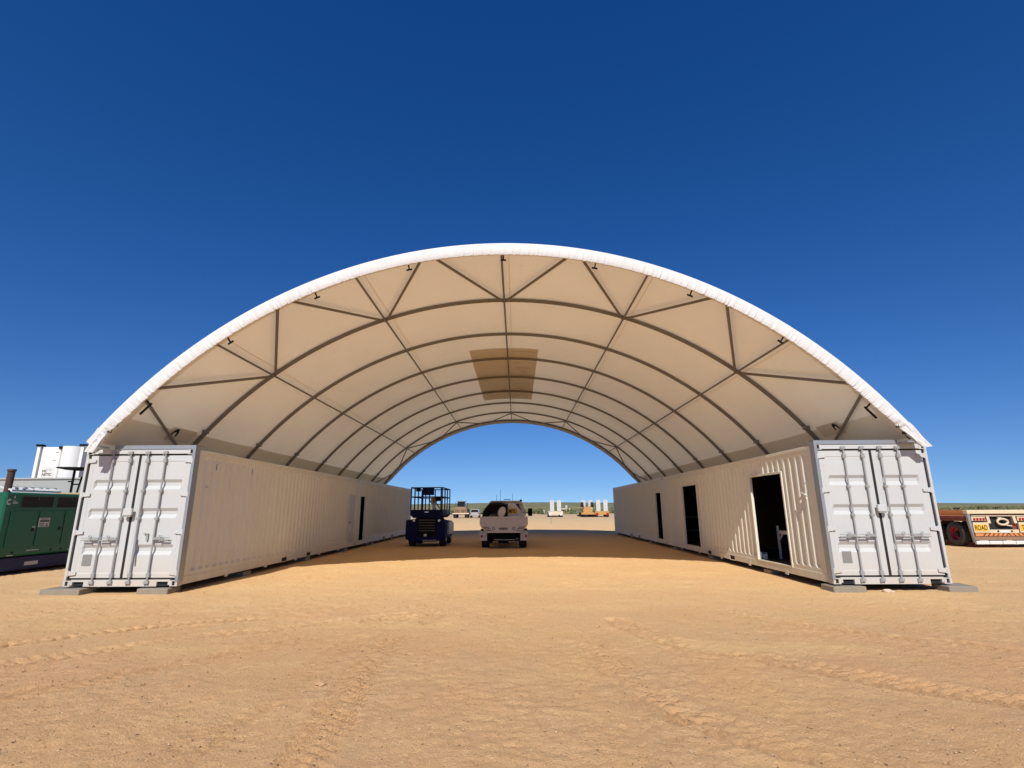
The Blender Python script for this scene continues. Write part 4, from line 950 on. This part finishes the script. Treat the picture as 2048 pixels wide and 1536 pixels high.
MB().prism([(x-1.25, .7), (x-1.2, 1.7), (x-.8, 2.1), (x+.9, 2.1), (x+1.2, 1.7), (x+1.25, .7)], 'y', y, y+4.5).build('body', BRN, t, bevel=.08)
cb = MB().prism([(x-.75, 2.1), (x-.7, 3.1), (x+.7, 3.1), (x+.75, 2.1)], 'y', y+1.0, y+2.6).build('cab', GLS, t); MB().box(x-.85, x+.85, y+.9, y+2.7, 3.1, 3.22).build('cab_roof', PLATE, cb)
for s in (-1, 1):
    for yy in (y+.7, y+3.6): MB().lathe((x+s*1.1, yy, .75), 'x', [(-.3, .3), (-.3, .7), (-.2, .75), (.2, .75), (.3, .7), (.3, .3)], 20).build('wheel', TYRE, t)
    for k in range(3): MB().box(x+s*(.3+.3*k)-.07, x+s*(.3+.3*k)+.07, y-.06, y, .9+.1*k, 1.6).build('grille_bar', TYRE, t)
    MB().cyl((x+s*1.15, y+2, 2.1), (x+s*1.15, y+2, 2.9), .05, 6).build('mirror_post', BLACK, t)
MB().box(x-1.5, x+1.7, y-.35, y-.1, .75, .95).build('push_bar', CRM, t)
t = thing('parked_car', (-8.2, 104, 0), 'far silver car beside the dusty wheel loader', 'car')
SIL = paint('silver_paint', (.42, .42, .45), .35, .3, .3)
x, y = -8.25, 103
MB().prism([(x-.9, .4), (x-.92, 1.0), (x-.7, 1.65), (x+.7, 1.65), (x+.92, 1.0), (x+.9, .4)], 'y', y, y+4).build('body', SIL, t, bevel=.06)
MB().prism([(x-.75, 1.08), (x-.6, 1.55), (x+.6, 1.55), (x+.75, 1.08)], 'y', y-.02, y+.0).build('rear_window', GLS, t)
for s in (-1, 1):
    MB().box(x+s*.8-.1, x+s*.8+.1, y-.02, y, .75, 1.0).build('tail_lamp', RED, t)
    for yy in (y+.7, y+3.2): MB().lathe((x+s*.8, yy, .34), 'x', [(-.11, .15), (-.11, .34), (.11, .34), (.11, .15)], 16).build('wheel', BLACK, t)
for (x, y, wd, h, z, lab) in ((14.0, 150, .6, .8, 1.75, 'far white box tank on a stand in the scrub'), (6.55, 128, .4, .7, .6, 'tiny white drum at the yard edge beside the ramped trailer')):
    t = thing('white_tank', (x, y, 0), lab, 'tank'); MB().box(x-wd/2, x+wd/2, y, y+1.2, z, z+h).build('tank_body', WHITE, t, bevel=.1)
    MB().box(x-wd*2.2, x+wd*1.8, y, y+.3, z-.3, z-.02).build('stand', CRM, t); MB().box(x-wd*.3, x+wd*.3, y+.1, y+.3, 0, z-.35).build('leg', CRM, t)
o = MB().cyl((3.95, 62, -.05), (3.95, 62, 1.0), .035, 8).build('marker_stake', PLATE); tag(o, 'thin dark marker stake standing on the far yard', 'stake')

# scrub beyond the yard
def scrub(name, n, mat, seed, y0, y1, s0, s1):
    r = np.random.default_rng(seed); V_ = []; F_ = []
    for k in range(n):
        y = y0+(y1-y0)*r.random()**1.8; x = r.uniform(-.95, 1.15)*y; 
        if vnoise(np.array([x]), np.array([y]), 38, 40+seed)[0] < -.12: continue
        s = s0+(s1-s0)*r.random()**2; z = gz(x, y)
        for c in range(3):
            cx, cy = x+r.normal()*s*.5, y+r.normal()*s*.3; ss = s*r.uniform(.5, 1); n0 = len(V_)
            for j in range(7):
                a_ = r.random()*6.28; e_ = r.random()*1.3; q = Vector((math.cos(a_)*math.cos(e_), math.sin(a_)*math.cos(e_), math.sin(e_)))*ss*r.uniform(.5, 1)
                p = Vector((cx, cy, z))+q; d1 = Vector(r.normal(size=3))*ss*.28; d2 = Vector(r.normal(size=3))*ss*.28
                m0 = len(V_); V_ += [p-d1, p+d1, p+d2]; F_.append((m0, m0+1, m0+2)); 
            m0 = len(V_); V_ += [(cx-ss*.6, cy, z-.1), (cx+ss*.6, cy, z-.1), (cx, cy, z+ss*.8)]; F_.append((m0, m0+1, m0+2))
    m_ = bpy.data.meshes.new(name); m_.from_pydata([tuple(v) for v in V_], [], F_); m_.materials.append(mat)
    o = bpy.data.objects.new(name, m_); COL.objects.link(o); o['kind'] = 'stuff'
scrub('green_scrub', 3600, paint('scrub_leaf_green', (.085, .105, .035), .8, 0, .3, (.16, .13, .05), .5, 0), 1, 126, 700, .35, 1.7)
scrub('dry_scrub', 3200, paint('scrub_leaf_dry', (.21, .18, .075), .85, 0, .4, (.10, .10, .04), .5, 0), 2, 125, 600, .3, 1.3)
print('verts ground', len(X))
